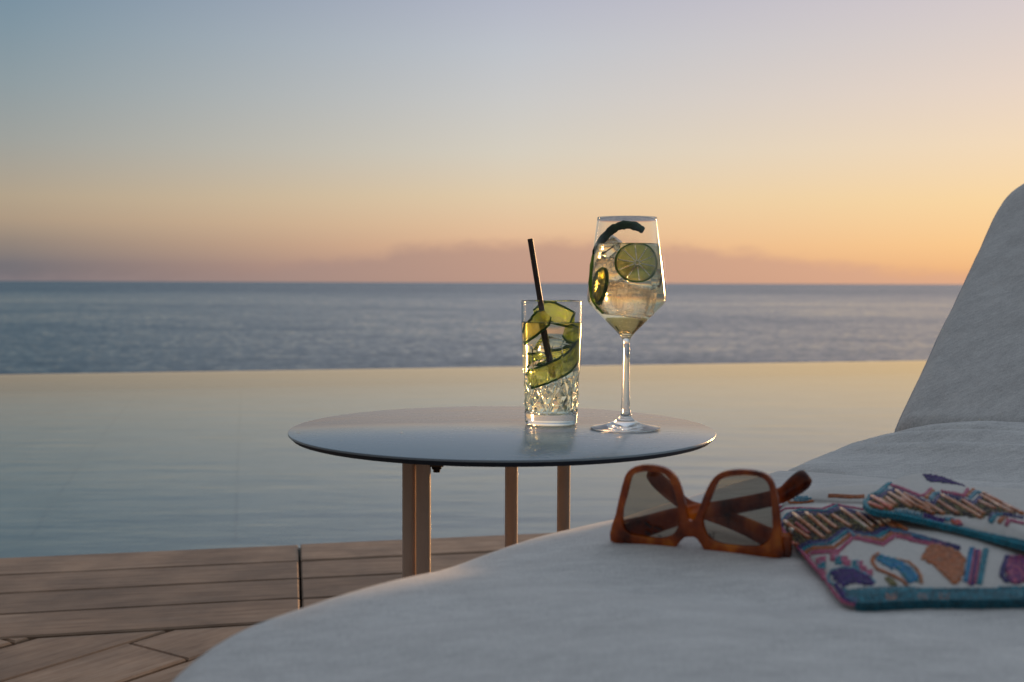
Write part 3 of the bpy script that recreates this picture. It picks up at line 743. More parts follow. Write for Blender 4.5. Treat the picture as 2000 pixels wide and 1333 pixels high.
# lime slices
M_RIND = transluc('lime_rind', [(.045,.16,.015),(.08,.26,.03)], 120, .35, .35)
M_PITH = transluc('lime_pith', [(.62,.66,.30),(.74,.76,.42)], 90, .5, .5)
M_PULP = transluc('lime_pulp', [(.55,.64,.12),(.70,.74,.20),(.84,.84,.36)], 260, .62, .2)
def lime(c, nrm, r, th, label, nseg=10, roll=0., group='lime slices in the wine glass'):
    root = empty('lime_slice', c, label, 'lime slice', group)
    nrm = Vector(nrm).normalized(); ex = nrm.cross(UP).normalized(); ey = ex.cross(nrm).normalized()
    P = lambda x, y, h: Vector(c)+ex*x+ey*y+nrm*h
    def ringm(r0, r1, h, nm, m, rnd=.0006):
        mb = MB(); n = 72; prof = [(r0, -h), (r1-rnd, -h), (r1, -h+rnd), (r1, h-rnd), (r1-rnd, h), (r0, h)]
        for q, z in prof: mb.v += [P(q*math.cos(2*math.pi*k/n), q*math.sin(2*math.pi*k/n), z) for k in range(n)]
        for i in range(len(prof)):
            for k in range(n): mb.f.append((i*n+k, i*n+(k+1) % n, ((i+1) % len(prof))*n+(k+1) % n, ((i+1) % len(prof))*n+k))
        return mb.build(nm, m, root, auto=50)
    ringm(r*.93, r, th/2, 'rind', M_RIND); ringm(r*.885, r*.93-.00005, th*.47, 'pith', M_PITH, .0001); ringm(.0001, r*.075, th*.45, 'core', M_PITH, .0001)
    for k in range(nseg):
        a0 = 2*math.pi*k/nseg+roll; a1 = a0+2*math.pi/nseg; g = .032
        q = []
        for rr_, aa in ((.10, (a0+a1)/2),):
            q.append((r*rr_*math.cos(aa), r*rr_*math.sin(aa)))
        for j in range(7):
            t = j/6; aa = a0+g+(a1-a0-2*g)*t; ro = r*(.895-.035*(2*t-1)**4)
            q.append((ro*math.cos(aa), ro*math.sin(aa)))
        mb = MB(); n = len(q); cxx = sum(p[0] for p in q)/n; cyy = sum(p[1] for p in q)/n
        for h, s_ in ((-th*.5, .93), (-th*.42, 1), (th*.42, 1), (th*.5, .93)):
            mb.v += [P(cxx+(x-cxx)*s_, cyy+(y-cyy)*s_, h) for x, y in q]
        mb.v += [P(cxx, cyy, -th*.54), P(cxx, cyy, th*.54)]
        for i in range(3):
            for j in range(n): mb.f.append((i*n+j, i*n+(j+1) % n, (i+1)*n+(j+1) % n, (i+1)*n+j))
        for j in range(n): mb.f += [(4*n, (j+1) % n, j), (4*n+1, 3*n+j, 3*n+(j+1) % n)]
        mb.build('segment', M_PULP, root)
    return root
lime(WB+Vector((.0080,-.0195,wz(516))), (-.05,-1,.08), .0218, .0045, 'round lime slice facing the camera in the wine glass', roll=.2)
lime(WB+Vector((-.0262,-.0130,wz(558))), (-1,-.10,.14), .0190, .0042, 'lime slice seen nearly edge-on at the left of the wine glass', roll=.5)
# strip of dark cucumber peel curling over the ice
M_DK = transluc('dark_peel_outer', [(.006,.024,.010),(.016,.055,.018),(.035,.09,.03)], 120, -.12, .3)
M_DK2 = transluc('dark_peel_inner', [(.05,.15,.015),(.12,.28,.035)], 120, .5, .3)
def wp(px, py, dy): return on_y(px, py, WB.y+dy)
pk = [wp(1178,612,-.018), wp(1161,590,-.018), wp(1155,560,-.012), wp(1157,525,-.008), wp(1163,492,-.006), wp(1176,470,-.008), wp(1196,449,-.010), wp(1218,440,-.010), wp(1240,442,-.008), wp(1257,451,-.006)]
pp = smooth_path(pk, 46)
root = empty('cucumber_peel', pp[20], 'dark green cucumber peel strip arching inside the wine glass', 'peel')
wid = [(1+.10*math.sin(i*1.3)+.06*math.sin(i*2.9))*(.0014+.0016*min(1, i/8.)+.0016*sm(18, 28, i)-(.0015*((i-41)/4.)**2 if i > 41 else 0)) for i in range(46)]
MB().tube(pp[19:], [.45*q for q in wid[19:]], 12, flat=2.25, up=Vector((0,1,0))).build('skin', M_DK, root)
MB().tube(pp[:20], [.45*q for q in wid[:20]], 12, flat=2.25, up=Vector((0,1,0))).build('skin', M_DK2, root)
def frosty(name, k):
    m = glassmat(name, (1.0,.985,.97), 1.12, .14); n = m.node_tree.nodes; l = m.node_tree.links
    t = n.new('ShaderNodeBsdfTranslucent'); t.inputs[0].default_value = (1,.97,.93,1)
    tx = noise(n, l, 90, 4, .6); rp = n.new('ShaderNodeMapRange'); l.new(tx.outputs[0], rp.inputs[0]); rp.inputs[1].default_value = .38; rp.inputs[2].default_value = .66; rp.inputs[3].default_value = .02; rp.inputs[4].default_value = k
    mx = n.new('ShaderNodeMixShader'); l.new(rp.outputs[0], mx.inputs[0]); l.new(n['Principled BSDF'].outputs[0], mx.inputs[1]); l.new(t.outputs[0], mx.inputs[2]); l.new(mx.outputs[0], n['Material Output'].inputs[0])
    return m
M_ICEF = frosty('frosty_ice', .75)
ice(wp(1193,484,.002), (.021,.020,.022), (.5,.6,.3), 'ice cube rising above the drink under the dark peel', GI, m=glassmat('ice_in_air', (.97,.96,.95), 1.25, .04), seed=4)
ice(wp(1200,530,.004), (.026,.026,.026), (.2,.3,.8), 'ice cube left of the round lime slice in the wine glass', GI, m=frosty('cloudy_ice', .45), seed=5)
ice(wp(1225,580,.004), (.045,.036,.026), (.1,.15,.2), 'large frosty ice block across the widest part of the wine glass', GI, m=M_ICEF, seed=6)
ice(wp(1246,545,.013), (.024,.022,.022), (.5,.1,.4), 'ice cube behind the round lime slice in the wine glass', GI, seed=7)

# bubbles clinging in the spritz
bm_ = MB(); rb = random.Random(5)
for k in range(170):
    zb_ = rb.uniform(wz(640), wz(484)); ro = [r for r, z in i_s if abs(z-zb_) < .004]
    if not ro: continue
    rad = (min(ro)-.0016)*(1 if rb.random() < .6 else rb.uniform(.3, .95)); an = rb.uniform(-math.pi, 0) if rb.random() < .75 else rb.uniform(0, math.pi)
    r0b = rb.uniform(.00022, .0006); c_ = WB+Vector((rad*math.cos(an), rad*math.sin(an), zb_))
    vs = []; fs = []
    for i_, (q, h) in enumerate(((0,1),(.71,.71),(1,0),(.71,-.71),(0,-1))):
        if q == 0: vs.append(c_+Vector((0,0,h*r0b)))
        else: vs += [c_+Vector((q*r0b*math.cos(j*math.pi/4), q*r0b*math.sin(j*math.pi/4), h*r0b)) for j in range(8)]
    fs += [(0,1+j,1+(j+1) % 8) for j in range(8)]+[(25,17+(j+1) % 8,17+j) for j in range(8)]
    for i_ in range(2): fs += [(1+i_*8+j, 9+i_*8+j, 9+i_*8+(j+1) % 8, 1+i_*8+(j+1) % 8) for j in range(8)]
    bm_.add(vs, fs)
tag(bm_.build('bubbles', glassmat('gas_bubble', (1,1,1), .77), base=WB), 'fine gas bubbles clinging inside the wine glass', 'bubbles', kind='stuff')
# ================================================================ SUNGLASSES
def tz(u, v, dz):     # pixel to the cushion surface plus a height
    z = .385
    for _ in range(6):
        p = on_z(u, v, z); z = top_z(p)+dz
    return on_z(u, v, z)
gl = tz(1192, 1060, .0005); gr_ = tz(1529, 1091, .0005)
YK = gl.y/.93
fd = Vector((gr_.x-gl.x, gr_.y-gl.y, 0)); FW = fd.length; fd.normalize(); nb = Vector((-fd.y, fd.x, 0)); nb = nb if nb.y > 0 else -nb
pn = (nb+UP*.10).normalized()
print('sunglasses', gl, gr_, FW)
def fp(u, v): return on_plane(u, v, gl, pn)
OUT = [(1192,1058),(1194.5,1027),(1201,1009),(1209,972),(1217.5,940),(1224,924),(1236,914.5),(1252,910),(1275,910),(1296,914.5),(1309.5,922.5),(1321,935),(1330,956),(1337,983.5),(1342,1009),(1346,1018),(1355,1017),
       (1365,995),(1374,970),(1386.5,944),(1399,929.5),(1417.6,921.4),(1440.6,918.6),(1463.6,919.6),(1486.6,923.7),(1502.7,933),(1512,949),(1519,976.6),(1523.4,1018),(1527,1064),(1528,1090),(1482,1088),(1424.5,1083.5),(1385,1080),(1376,1075.5),(1367,1061.7),(1358,1051),(1348.6,1049.7),(1337,1050.7),(1328,1059),(1318.7,1069.8),(1307,1072),(1275,1069.8),(1229,1064)]
LH = [(1215,1022.6),(1216,995),(1223,972),(1231,937.5),(1238,927),(1252,922.5),(1268,921.4),(1289,923.7),(1302.6,932),(1313,949),(1321,976.6),(1325.6,1004),(1326.8,1018),(1321,1036),(1309.5,1048),(1289,1053.7),(1263.5,1051),(1238,1046.8),(1222,1038.7)]
RH = [(1371.6,1018),(1375,1004),(1383,988),(1392,965),(1402.7,942),(1417.6,933),(1440.6,929.5),(1466,929.5),(1486.6,934),(1498,943),(1504,960.5),(1507,995),(1508.5,1027),(1505,1050),(1493.5,1064),(1475,1069.8),(1436,1067.5),(1408.4,1064),(1390,1056),(1378.5,1043)]
def tort():
    m, n, l, b = mat('tortoiseshell_acetate')
    t = noise(n, l, 55, 3, .5, stretch=(1, 1, .7))
    c = ramp(n, l, t.outputs[0], [(.32, (.10,.016,.003)), (.45, (.38,.070,.005)), (.57, (.58,.135,.010)), (.70, (.88,.32,.03))])
    l.new(c, b.inputs['Base Color']); setp(b, Roughness=.16, Coat_Weight=.5, Coat_Roughness=.06, Specular_IOR_Level=.5)
    tr = n.new('ShaderNodeBsdfTranslucent'); l.new(c, tr.inputs[0]); mx = n.new('ShaderNodeMixShader'); mx.inputs[0].default_value = .45
    l.new(b.outputs[0], mx.inputs[1]); l.new(tr.outputs[0], mx.inputs[2]); l.new(mx.outputs[0], n['Material Output'].inputs[0])
    return m
M_TOR = tort()
def lens_mat():
    m, n, l, b = mat('brown_grey_lens')
    tr = n.new('ShaderNodeBsdfTransparent'); tr.inputs[0].default_value = (.43,.385,.32,1)
    g = n.new('ShaderNodeBsdfGlossy'); g.inputs['Roughness'].default_value = .03
    f = n.new('ShaderNodeFresnel'); f.inputs[0].default_value = 1.5
    mx = n.new('ShaderNodeMixShader'); l.new(f.outputs[0], mx.inputs[0]); l.new(tr.outputs[0], mx.inputs[1]); l.new(g.outputs[0], mx.inputs[2])
    l.new(mx.outputs[0], n['Material Output'].inputs[0]); return m
M_LENS = lens_mat()
sg = empty('sunglasses', (gl+gr_)/2, 'brown tortoiseshell sunglasses standing upside down on the lounger cushion', 'sunglasses')
def dense(px, k=3, closed=True):
    P = [Vector((x, y, 0)) for x, y in px]
    if closed:
        n = len(P); out = []
        for i in range(n):
            p0, p1, p2, p3 = P[i-1], P[i], P[(i+1) % n], P[(i+2) % n]
            for j in range(k):
                t = j/k; out.append(.5*((2*p1)+(p2-p0)*t+(2*p0-5*p1+4*p2-p3)*t*t+(3*p1-p0-3*p2+p3)*t**3))
        return [(q.x, q.y) for q in out]
FT = .0046
# frame front: triangulated plate with two lens openings, thick and rounded
def plate(name, outline, holes, th, m, parent, bev):
    me = bpy.data.meshes.new(name); bm = bmesh.new(); edges = []
    for loop in [outline]+holes:
        vs = [bm.verts.new(p) for p in loop]
        edges += [bm.edges.new((vs[i], vs[(i+1) % len(vs)])) for i in range(len(vs))]
    res = bmesh.ops.triangle_fill(bm, use_beauty=True, use_dissolve=False, edges=edges, normal=pn)
    r = bmesh.ops.extrude_face_region(bm, geom=bm.faces[:])
    for v in [g for g in r['geom'] if isinstance(g, bmesh.types.BMVert)]: v.co += pn*th
    bmesh.ops.recalc_face_normals(bm, faces=bm.faces[:])
    if bev:
        sharp = [e for e in bm.edges if len(e.link_faces) == 2 and e.calc_face_angle(0) > R(60)]
        bmesh.ops.bevel(bm, geom=sharp, offset=bev, segments=3, affect='EDGES', profile=.5, clamp_overlap=True)
    off = wloc(parent)
    for v in bm.verts: v.co -= off
    bm.to_mesh(me); bm.free(); me.materials.append(m)
    for p in me.polygons: p.use_smooth = True
    me.set_sharp_from_angle(angle=R(35))
    o = bpy.data.objects.new(name, me); COL.objects.link(o); o.parent = parent; return o
plate('frame_front', [fp(*q) for q in dense(OUT, 2)], [[fp(*q) for q in dense(LH, 2)], [fp(*q) for q in dense(RH, 2)]], FT, M_TOR, sg, .0009)
def grow(px, k):
    cx = sum(p[0] for p in px)/len(px); cy_ = sum(p[1] for p in px)/len(px); return [(cx+(x-cx)*k, cy_+(y-cy_)*k) for x, y in px]
lens = []
for H in (LH, RH):
    mb = MB(); lp_ = [fp(*q) for q in dense(grow(H, 1.012), 2)]; n = len(lp_); c = sum(lp_, Vector())/n
    rs = [1, .66, .33]
    for k in rs: mb.v += [c+(p-c)*k+pn*(.0022-.0016*(1-k*k)) for p in lp_]
    mb.v.append(c+pn*(.0022-.0016))
    for i in range(2):
        for k in range(n): mb.f.append((i*n+k, i*n+(k+1) % n, (i+1)*n+(k+1) % n, (i+1)*n+k))
    mb.f += [(2*n+k, 2*n+(k+1) % n, 3*n) for k in range(n)]
    lens.append(mb.build('lens', M_LENS, sg))
M_INK = simple('lens_print', (.012,.010,.010), .6)
def mark(strokes, parent):
    mb = MB()
    for (x0, y0, x1, y1, wd) in strokes:
        A, B = fp(x0, y0)+pn*.0002, fp(x1, y1)+pn*.0002
        mb.tube([A, B], wd*.00038, 6, flat=.3, up=pn.cross(B-A).normalized())
    mb.build('lens_print', M_INK, parent, smooth=False)
mark([(1260,1020,1262,1028,1.2),(1263,1021,1266,1029,1.2),(1266,1023,1270,1031,1.2),(1271,1026,1271,1032,1),(1278,1027,1278,1034,1),(1281,1028,1285,1035,1.3),(1286,1029,1288,1036,1.2),(1290,1031,1293,1038,1.3),(1260,1038,1270,1043,1.4),(1259,1043,1269,1045,1.2),(1276,1040,1280,1043,1),(1284,1046,1292,1048,1)], lens[0])
mark([(1386,1042,1389,1050,1),(1391,1041,1396,1043,1),(1391,1046,1395,1047,1),(1391,1050,1396,1051,1)], lens[1])
M_HNG = simple('hinge_metal', (.55,.50,.44), .25, Metallic=1.0)
def temple(keys, hgt, label=None):
    # keys: (px, py, depth); flat bar, tall near the hinge, rounded paddle at the tip
    P = smooth_path([on_plane(k[0], k[1], gl+pn*k[2], pn) for k in keys], 30)
    mb = MB(); mb.tube(P, [hgt*(1-.30*sm(0, 16, i))*(1+.30*sm(19, 26, i))*(1 if i < 27 else (1-((i-26.5)/3.4)**2)**.5) for i in range(30)], 14, flat=[.26+.18*sm(16, 26, i) for i in range(30)], up=UP)
    return mb.build('temple', M_TOR, sg)
# arms folded half in, crossing behind the front
HLp, HRp = fp(1204, 1042)+pn*(FT+.003), fp(1526, 1070)+pn*(FT+.004)
temple([(1210,1040,.0085),(1265,1027,.014),(1330,1008,.023),(1440,988,.042),(1520,970,.056),(1552,950,.062),(1578,929,.068)], .0082)
temple([(1536,1066,.0095),(1500,1050,.017),(1445,1024,.031),(1385,1003,.052),(1345,990,.066),(1310,962,.080),(1268,924,.095)], .0082)
for p, q in ((HLp, (1204, 1044)), (HRp, (1527, 1072))):
    f0 = fp(*q)
    MB().box(f0+pn*(FT+.0035)+fd*(.001 if q[0] > 1300 else .0035), fd*.0042, pn*.0040, UP*.0075).build('end_piece', M_TOR, sg, smooth=False, bevel=.001)
hp = fp(1527, 1049)+pn*(FT+.004)+fd*.005
MB().lathe([(0,0),(.0016,0),(.0016,.004),(0,.004)], 12, hp).build('hinge', M_HNG, sg)

# ================================================================ BEADED POUCHES
def cmp_(x0, y0, k, pts): return [(x0+x*k, y0+y*k) for x, y in pts]
A1 = lambda pts: cmp_(1500, 940, .1875, pts)
A2 = lambda pts: cmp_(1680, 910, .16, pts)
A3 = lambda pts: cmp_(1740, 1030, .13, pts)
M_CAN = vary('cream_canvas', [(.50,.49,.47),(.62,.60,.57)], 420, .9, bumpd=.0004)
def beadmat(name, c, rough=.22):
    m, n, l, b = mat(name); t = noise(n, l, 260, 2, .5)
    l.new(ramp(n, l, t.outputs[0], [(.3, tuple(v*.62 for v in c)), (.7, tuple(min(1, v*1.25) for v in c))]), b.inputs['Base Color'])
    setp(b, Roughness=rough, Coat_Weight=.3, Coat_Roughness=.1); return m
BC = dict(navy=(.022,.018,.17), purple=(.060,.014,.21), teal=(.010,.26,.36), blue=(.01,.26,.52), orange=(.50,.145,.035), pink=(.54,.11,.22), coral=(.72,.17,.09), peach=(.58,.225,.09), olive=(.20,.17,.05), magenta=(.24,.04,.20), dark=(.045,.030,.022), sky=(.12,.34,.46), white=(.6,.58,.55), red=(.36,.05,.05), deepteal=(.010,.14,.20))
BM = {k: beadmat('bead_'+k, v) for k, v in BC.items()}
class Pouch:
    def __init__(s, outline, ztop, thick, lift, label, group, bulge=1.6, ncen=None):
        n = len(outline); s.poly = outline
        c = sum(outline, Vector())/n if ncen is None else ncen
        base = Vector((c.x, c.y, min(p.z for p in outline)))
        s.root = empty('beaded_pouch', base, label, 'pouch', group)
        mb = MB(); N = 15
        for i in range(N):
            t = i/N; k = 1-t
            h = thick*(1-(1-t)**2.6)**.62
            for p in outline:
                q = c+(p-c)*k; zb = p.z*k**.7+ztop*(1-k**.7) if False else (p.z*k+ztop*t)
                mb.v.append(Vector((q.x, q.y, zb+h+.0007*vn(q.x*60, q.y*60, 2)*min(1, t*4))))
        top = len(mb.v); mb.v.append(Vector((c.x, c.y, ztop+thick)))
        for i in range(N-1):
            for k in range(n): mb.f.append((i*n+k, i*n+(k+1) % n, (i+1)*n+(k+1) % n, (i+1)*n+k))
        for k in range(n): mb.f.append(((N-1)*n+k, (N-1)*n+(k+1) % n, top))
        # underside
        b0 = len(mb.v)
        mb.v += [Vector((c.x+(p.x-c.x)*.985, c.y+(p.y-c.y)*.985, p.z-lift)) for p in outline]
        for k in range(n): mb.f.append((k, b0+k, b0+(k+1) % n, (k+1) % n))
        cc = len(mb.v); mb.v.append(Vector((c.x, c.y, min(ztop, ztop)-lift)))
        for k in range(n): mb.f.append((b0+k, cc, b0+(k+1) % n))
        s.body = mb.build('body', M_CAN, s.root); s.cen = c; s.finish(mb)
    def edging(s, col, levels, r=.0012, push=.0006, sel=None):
        mb = MB(); n = len(s.poly)
        for j, dz in enumerate(levels):
            acc = 0; need = r*(1+j % 2)
            for i in range(n):
                a, b = s.poly[i], s.poly[(i+1) % n]; L = (b-a).length; nn = Vector(((b-a).y, -(b-a).x, 0)).normalized()
                if nn.dot(a-s.cen) < 0: nn = -nn
                while need <= acc+L:
                    p = a.lerp(b, (need-acc)/L)+nn*push+UP*dz; need += r*2
                    if sel is None or sel(nn, p): beads(mb, [p], r)
                acc += L
        tag(mb.build('bead_edging', BM[col], s.root, fix=False), kind='stuff')
    def finish(s, mb):
        s.bvh = BVHTree.FromPolygons(mb.v, mb.f)
    def hit(s, u, v):
        o, d = ray(u, v); p, nn, i, dist = s.bvh.ray_cast(o, d.normalized())
        if p is None: return None
        return p, (nn if nn.dot(d) < 0 else -nn)
BV, BF = [], []
for i, (r, z) in enumerate(((0,1),(.75,.66),(1,0),(.75,-.66),(0,-1))):
    if r == 0: BV.append(Vector((0,0,z)))
    else: BV += [Vector((r*math.cos(k*math.pi/3), r*math.sin(k*math.pi/3), z)) for k in range(6)]
BF += [(0,1+k,1+(k+1) % 6) for k in range(6)]+[(19,13+(k+1) % 6,13+k) for k in range(6)]
for i in range(2): BF += [(1+i*6+k, 7+i*6+k, 7+i*6+(k+1) % 6, 1+i*6+(k+1) % 6) for k in range(6)]
def beads(mb, pts, r):
    for p in pts:
        q = Matrix.Rotation(random.random()*3, 3, 'Z'); k = r*random.uniform(.88, 1.12); mb.add([p+(q @ v)*k for v in BV], BF)
def row(P, px, col, rows=1, r=.00105, name='bead_row', gap=2.0, offpx=(0, 4.2)):
    mb = MB()
    for j in range(rows):
        seg = [(x+offpx[0]*j, y+offpx[1]*j) for x, y in px]; prev = None
        for i in range(len(seg)-1):
            (xa, ya), (xb, yb) = seg[i], seg[i+1]; L = max(1, int(math.hypot(xb-xa, yb-ya)))
            for k in range(L+1):
                h = P.hit(xa+(xb-xa)*k/L, ya+(yb-ya)*k/L)
                if not h: continue
                p = h[0]+h[1]*r*.55
                if prev is None or (p-prev).length > r*gap:
                    if prev is None or (p-prev).length < .02: beads(mb, [p], r)
                    prev = p
    if mb.v: tag(mb.build(name, BM[col], P.root, fix=False), kind='stuff')
def inpoly(x, y, poly):
    c = False; j = len(poly)-1
    for i in range(len(poly)):
        if (poly[i][1] > y) != (poly[j][1] > y) and x < (poly[j][0]-poly[i][0])*(y-poly[i][1])/(poly[j][1]-poly[i][1])+poly[i][0]: c = not c
        j = i
    return c
def fill(P, px, col, r=.00105, name='bead_motif', sp=(4.6, 3.2), alt=None):
    mb = MB(); mb_b = MB(); x0 = min(p[0] for p in px); x1 = max(p[0] for p in px); y0 = min(p[1] for p in px); y1 = max(p[1] for p in px); y = y0; i = 0
    while y < y1:
        x = x0+(i % 2)*sp[0]*.5
        while x < x1:
            if inpoly(x, y, px):
                h = P.hit(x+random.uniform(-.5,.5), y+random.uniform(-.4,.4))
                if h: beads(mb_b if alt and random.random() < .35 else mb, [h[0]+h[1]*r*.45], r)
            x += sp[0]
        y += sp[1]; i += 1
    if mb.v: tag(mb.build(name, BM[col], P.root, fix=False), kind='stuff')
    if mb_b.v: tag(mb_b.build(name, BM[alt], P.root, fix=False), kind='stuff')
def bugle(P, px, col, r=.0015):
    (xa, ya), (xb, yb) = px; pts = []; last = None
    for k in range(9):
        h = P.hit(xa+(xb-xa)*k/8, ya+(yb-ya)*k/8)
        if h: pts.append(h[0]+h[1]*r*.6)
    if len(pts) < 3: return
    n = len(pts)*3; pts = smooth_path(pts, n)
    MB().tube(pts, [r*(.82+.22*abs(math.sin(i*.9+xa))) for i in range(n)], 8).build('bugle_bead', BM[col], P.root)
GP = 'beaded pouches on the lounger'
def closed_smooth(pts, k=3):
    n = len(pts); out = []
    for i in range(n):
        p0, p1, p2, p3 = pts[i-1], pts[i], pts[(i+1) % n], pts[(i+2) % n]
        for j in range(k):
            t = j/k; out.append(.5*((2*p1)+(p2-p0)*t+(2*p0-5*p1+4*p2-p3)*t*t+(3*p1-p0-3*p2+p3)*t**3))
    return out
lo_px = [(1654,1176,.004),(1630,1158,.004),(1606,1122,.005),(1570,1080,.006),(1540,1046,.007),(1528,1022,.008),(1525,1000,.010),(1532,985,.014),(1560,968,.018),(1620,958,.020),(1720,953,.021),(1850,955,.021),(2000,962,.020),(2180,985,.016),(2330,1040,.008),(2350,1110,.005),(2250,1160,.004),(2100,1172,.004),(1950,1176,.004),(1800,1177,.004),(1700,1179,.004)]
pl = closed_smooth([tz(q[0]+random.uniform(-3, 3), q[1]+random.uniform(-2, 2), q[2]) for q in lo_px], 4)
cl = sum(pl, Vector())/len(pl)
low = Pouch(pl, top_z(cl)+.010, .0125, .0035, 'larger cream beaded pouch with leaf motifs lying under the other pouch', GP)
Zl = cl.z
print('low pouch', [tuple(round(c, 3) for c in p) for p in pl[::8]])
# patterns of the lower pouch
P = low
low.edging('deepteal', (.0008, -.0012, -.0030), sel=lambda nn, p: nn.y < -.75)
low.edging('pink', (-.0004,), sel=lambda nn, p: nn.y >= -.75 and nn.x < -.2)
fill(P, A1([(170,440),(260,350),(420,345),(600,350),(740,300),(880,330),(1060,380),(1260,410),(1493,520),(1300,500),(1200,480),(1100,540),(1000,540),(900,530),(800,490),(620,620),(420,630),(320,680),(220,590)]), 'dark', .0010, 'dark_bead_field', alt='olive')
for q, c in ((((180,430),(440,610)),'orange'),(((260,345),(590,610)),'peach'),(((400,345),(650,560)),'peach'),(((530,365),(720,505)),'peach'),(((675,370),(865,490)),'peach'),(((760,300),(1080,530)),'peach'),(((930,345),(1110,490)),'orange'),(((1060,370),(1200,480)),'orange'),(((220,590),(320,680)),'coral'),(((1180,410),(1330,500)),'orange'),(((1250,420),(1440,520)),'orange'),(((300,450),(430,560)),'red'),(((900,420),(1040,510)),'olive')):
    bugle(P, A1(q), c)
row(P, A1([(140,520),(150,430),(235,340),(420,330),(600,335),(740,275),(860,310),(960,340),(1060,370)]), 'navy', 3, offpx=(.6,3.0))
row(P, A1([(125,440),(205,345),(330,305),(600,318),(725,255)]), 'teal', 1)
row(P, A1([(128,330),(180,292),(330,288),(570,298),(690,248),(860,280),(1000,305)]), 'pink', 1)
Z1 = [(320,690),(420,640),(620,630),(800,500),(900,540),(1090,560),(1210,490),(1400,530),(1600,580),(1800,640),(2000,690)]
row(P, A1(Z1), 'navy', 3, offpx=(0,3.2))
row(P, A1([(345,725),(450,670),(640,655),(830,520),(900,562),(1130,585),(1270,510),(1493,560),(1700,620)]), 'teal', 2, offpx=(0,3.4))
row(P, A1([(368,770),(450,703),(690,692),(870,548),(960,580),(1180,622),(1300,540),(1493,580)]), 'orange', 2, offpx=(0,3.4))
row(P, A1([(395,800),(470,742),(740,728),(880,592),(960,600),(1200,655),(1320,572),(1493,605)])+A3([(300,190),(580,250),(800,262)]), 'pink', 2, offpx=(0,3.4))
row(P, A1([(400,790),(470,880),(545,960),(600,1040)]), 'pink', 1)
fill(P, A1([(660,970),(760,912),(900,925),(1040,990),(1100,1080),(1060,1100),(920,1060),(860,1075),(800,1110),(700,1040)]), 'purple', alt='navy')
row(P, A1([(690,1085),(640,1060),(632,1000),(670,935),(780,902),(920,925),(1060,1000),(1110,1060)]), 'sky', 1)
for x, y in ((545,845),(580,830),(690,810),(715,785),(800,830),(830,870),(960,880),(1000,930),(1060,970),(560,960),(575,990)):
    fill(P, A1([(x-30,y-28),(x+30,y-28),(x+30,y+28),(x-30,y+28)]), 'pink')
for x, y in ((570,890),(745,840),(920,885)): fill(P, A1([(x-34,y-42),(x+34,y-42),(x+34,y+42),(x-34,y+42)]), 'teal')
fill(P, A1([(700,1060),(760,1110),(820,1180),(930,1225),(940,1290),(840,1270),(760,1210),(710,1130)]), 'purple', alt='navy')
fill(P, A1([(760,1120),(850,1145),(1200,1122),(1600,1118),(2200,1130),(2700,1100),(2700,1215),(2200,1255),(1493,1265),(900,1290),(820,1230)]), 'deepteal', alt='teal')
for x in (1230, 1560, 1780): fill(P, A1([(x,1195),(x+110,1195),(x+110,1260),(x,1260)]), 'orange')
row(P, A1([(840,1150),(980,1130),(1200,1120),(1493,1115)])+A3([(500,985),(900,990),(1300,1000),(1700,985),(2000,945),(2300,890)]), 'deepteal', 6, offpx=(0,3.2))
row(P, A1([(850,1170),(1200,1140),(1480,1135)])+A3([(500,1010),(1300,1030),(2000,965)]), 'teal', 2, offpx=(0,5))
fill(P, A1([(1110,790),(1160,770),(1300,810),(1420,860)])+A3([(150,530),(270,600),(380,700),(420,830),(250,840),(200,760),(100,650),(0,590)])+A1([(1300,930),(1180,860)]), 'blue', alt='teal')
row(P, A1([(1150,765),(1100,790),(1078,840),(1130,915),(1300,985),(1400,1040),(1440,1090)]), 'orange', 2, offpx=(2,2.6))
row(P, A3([(100,500),(270,535),(380,630),(445,740),(460,860)]), 'peach', 1)
fill(P, A1([(1220,1000),(1290,1030),(1350,1090),(1260,1090)]), 'olive')
fill(P, A3([(460,430),(620,265),(760,290),(900,320),(1040,400),(1110,480),(1090,700),(1040,810),(960,860),(880,810),(760,680),(600,560),(480,490)]), 'orange', .0011, sp=(5.4, 2.6), alt='peach')
for a, b, c, rws in (((1200,330),(1110,830),'blue',2),((1262,360),(1180,860),'pink',1),((1300,370),(1220,880),'purple',1),((1338,370),(1262,850),'pink',1),((1410,345),(1310,870),'teal',2)):
    row(P, A3([a, b]), c, rws, offpx=(4.6, .6))
fill(P, A3([(1740,480),(1800,430),(2000,450),(2200,560),(2150,780),(1900,870),(1790,840),(1740,720)]), 'magenta', alt='pink')
row(P, A3([(1730,450),(1665,640),(1650,740),(1740,850)]), 'navy', 2, offpx=(4.4, .4))
fill(P, A1([(250,190),(300,168),(400,152),(465,190),(420,208),(300,208)]), 'sky')
row(P, A1([(215,205),(240,225),(340,235),(420,225),(480,205)]), 'orange', 1)
row(P, A1([(640,150),(700,150),(850,160),(1000,158)]), 'orange', 2, offpx=(0,3.5))
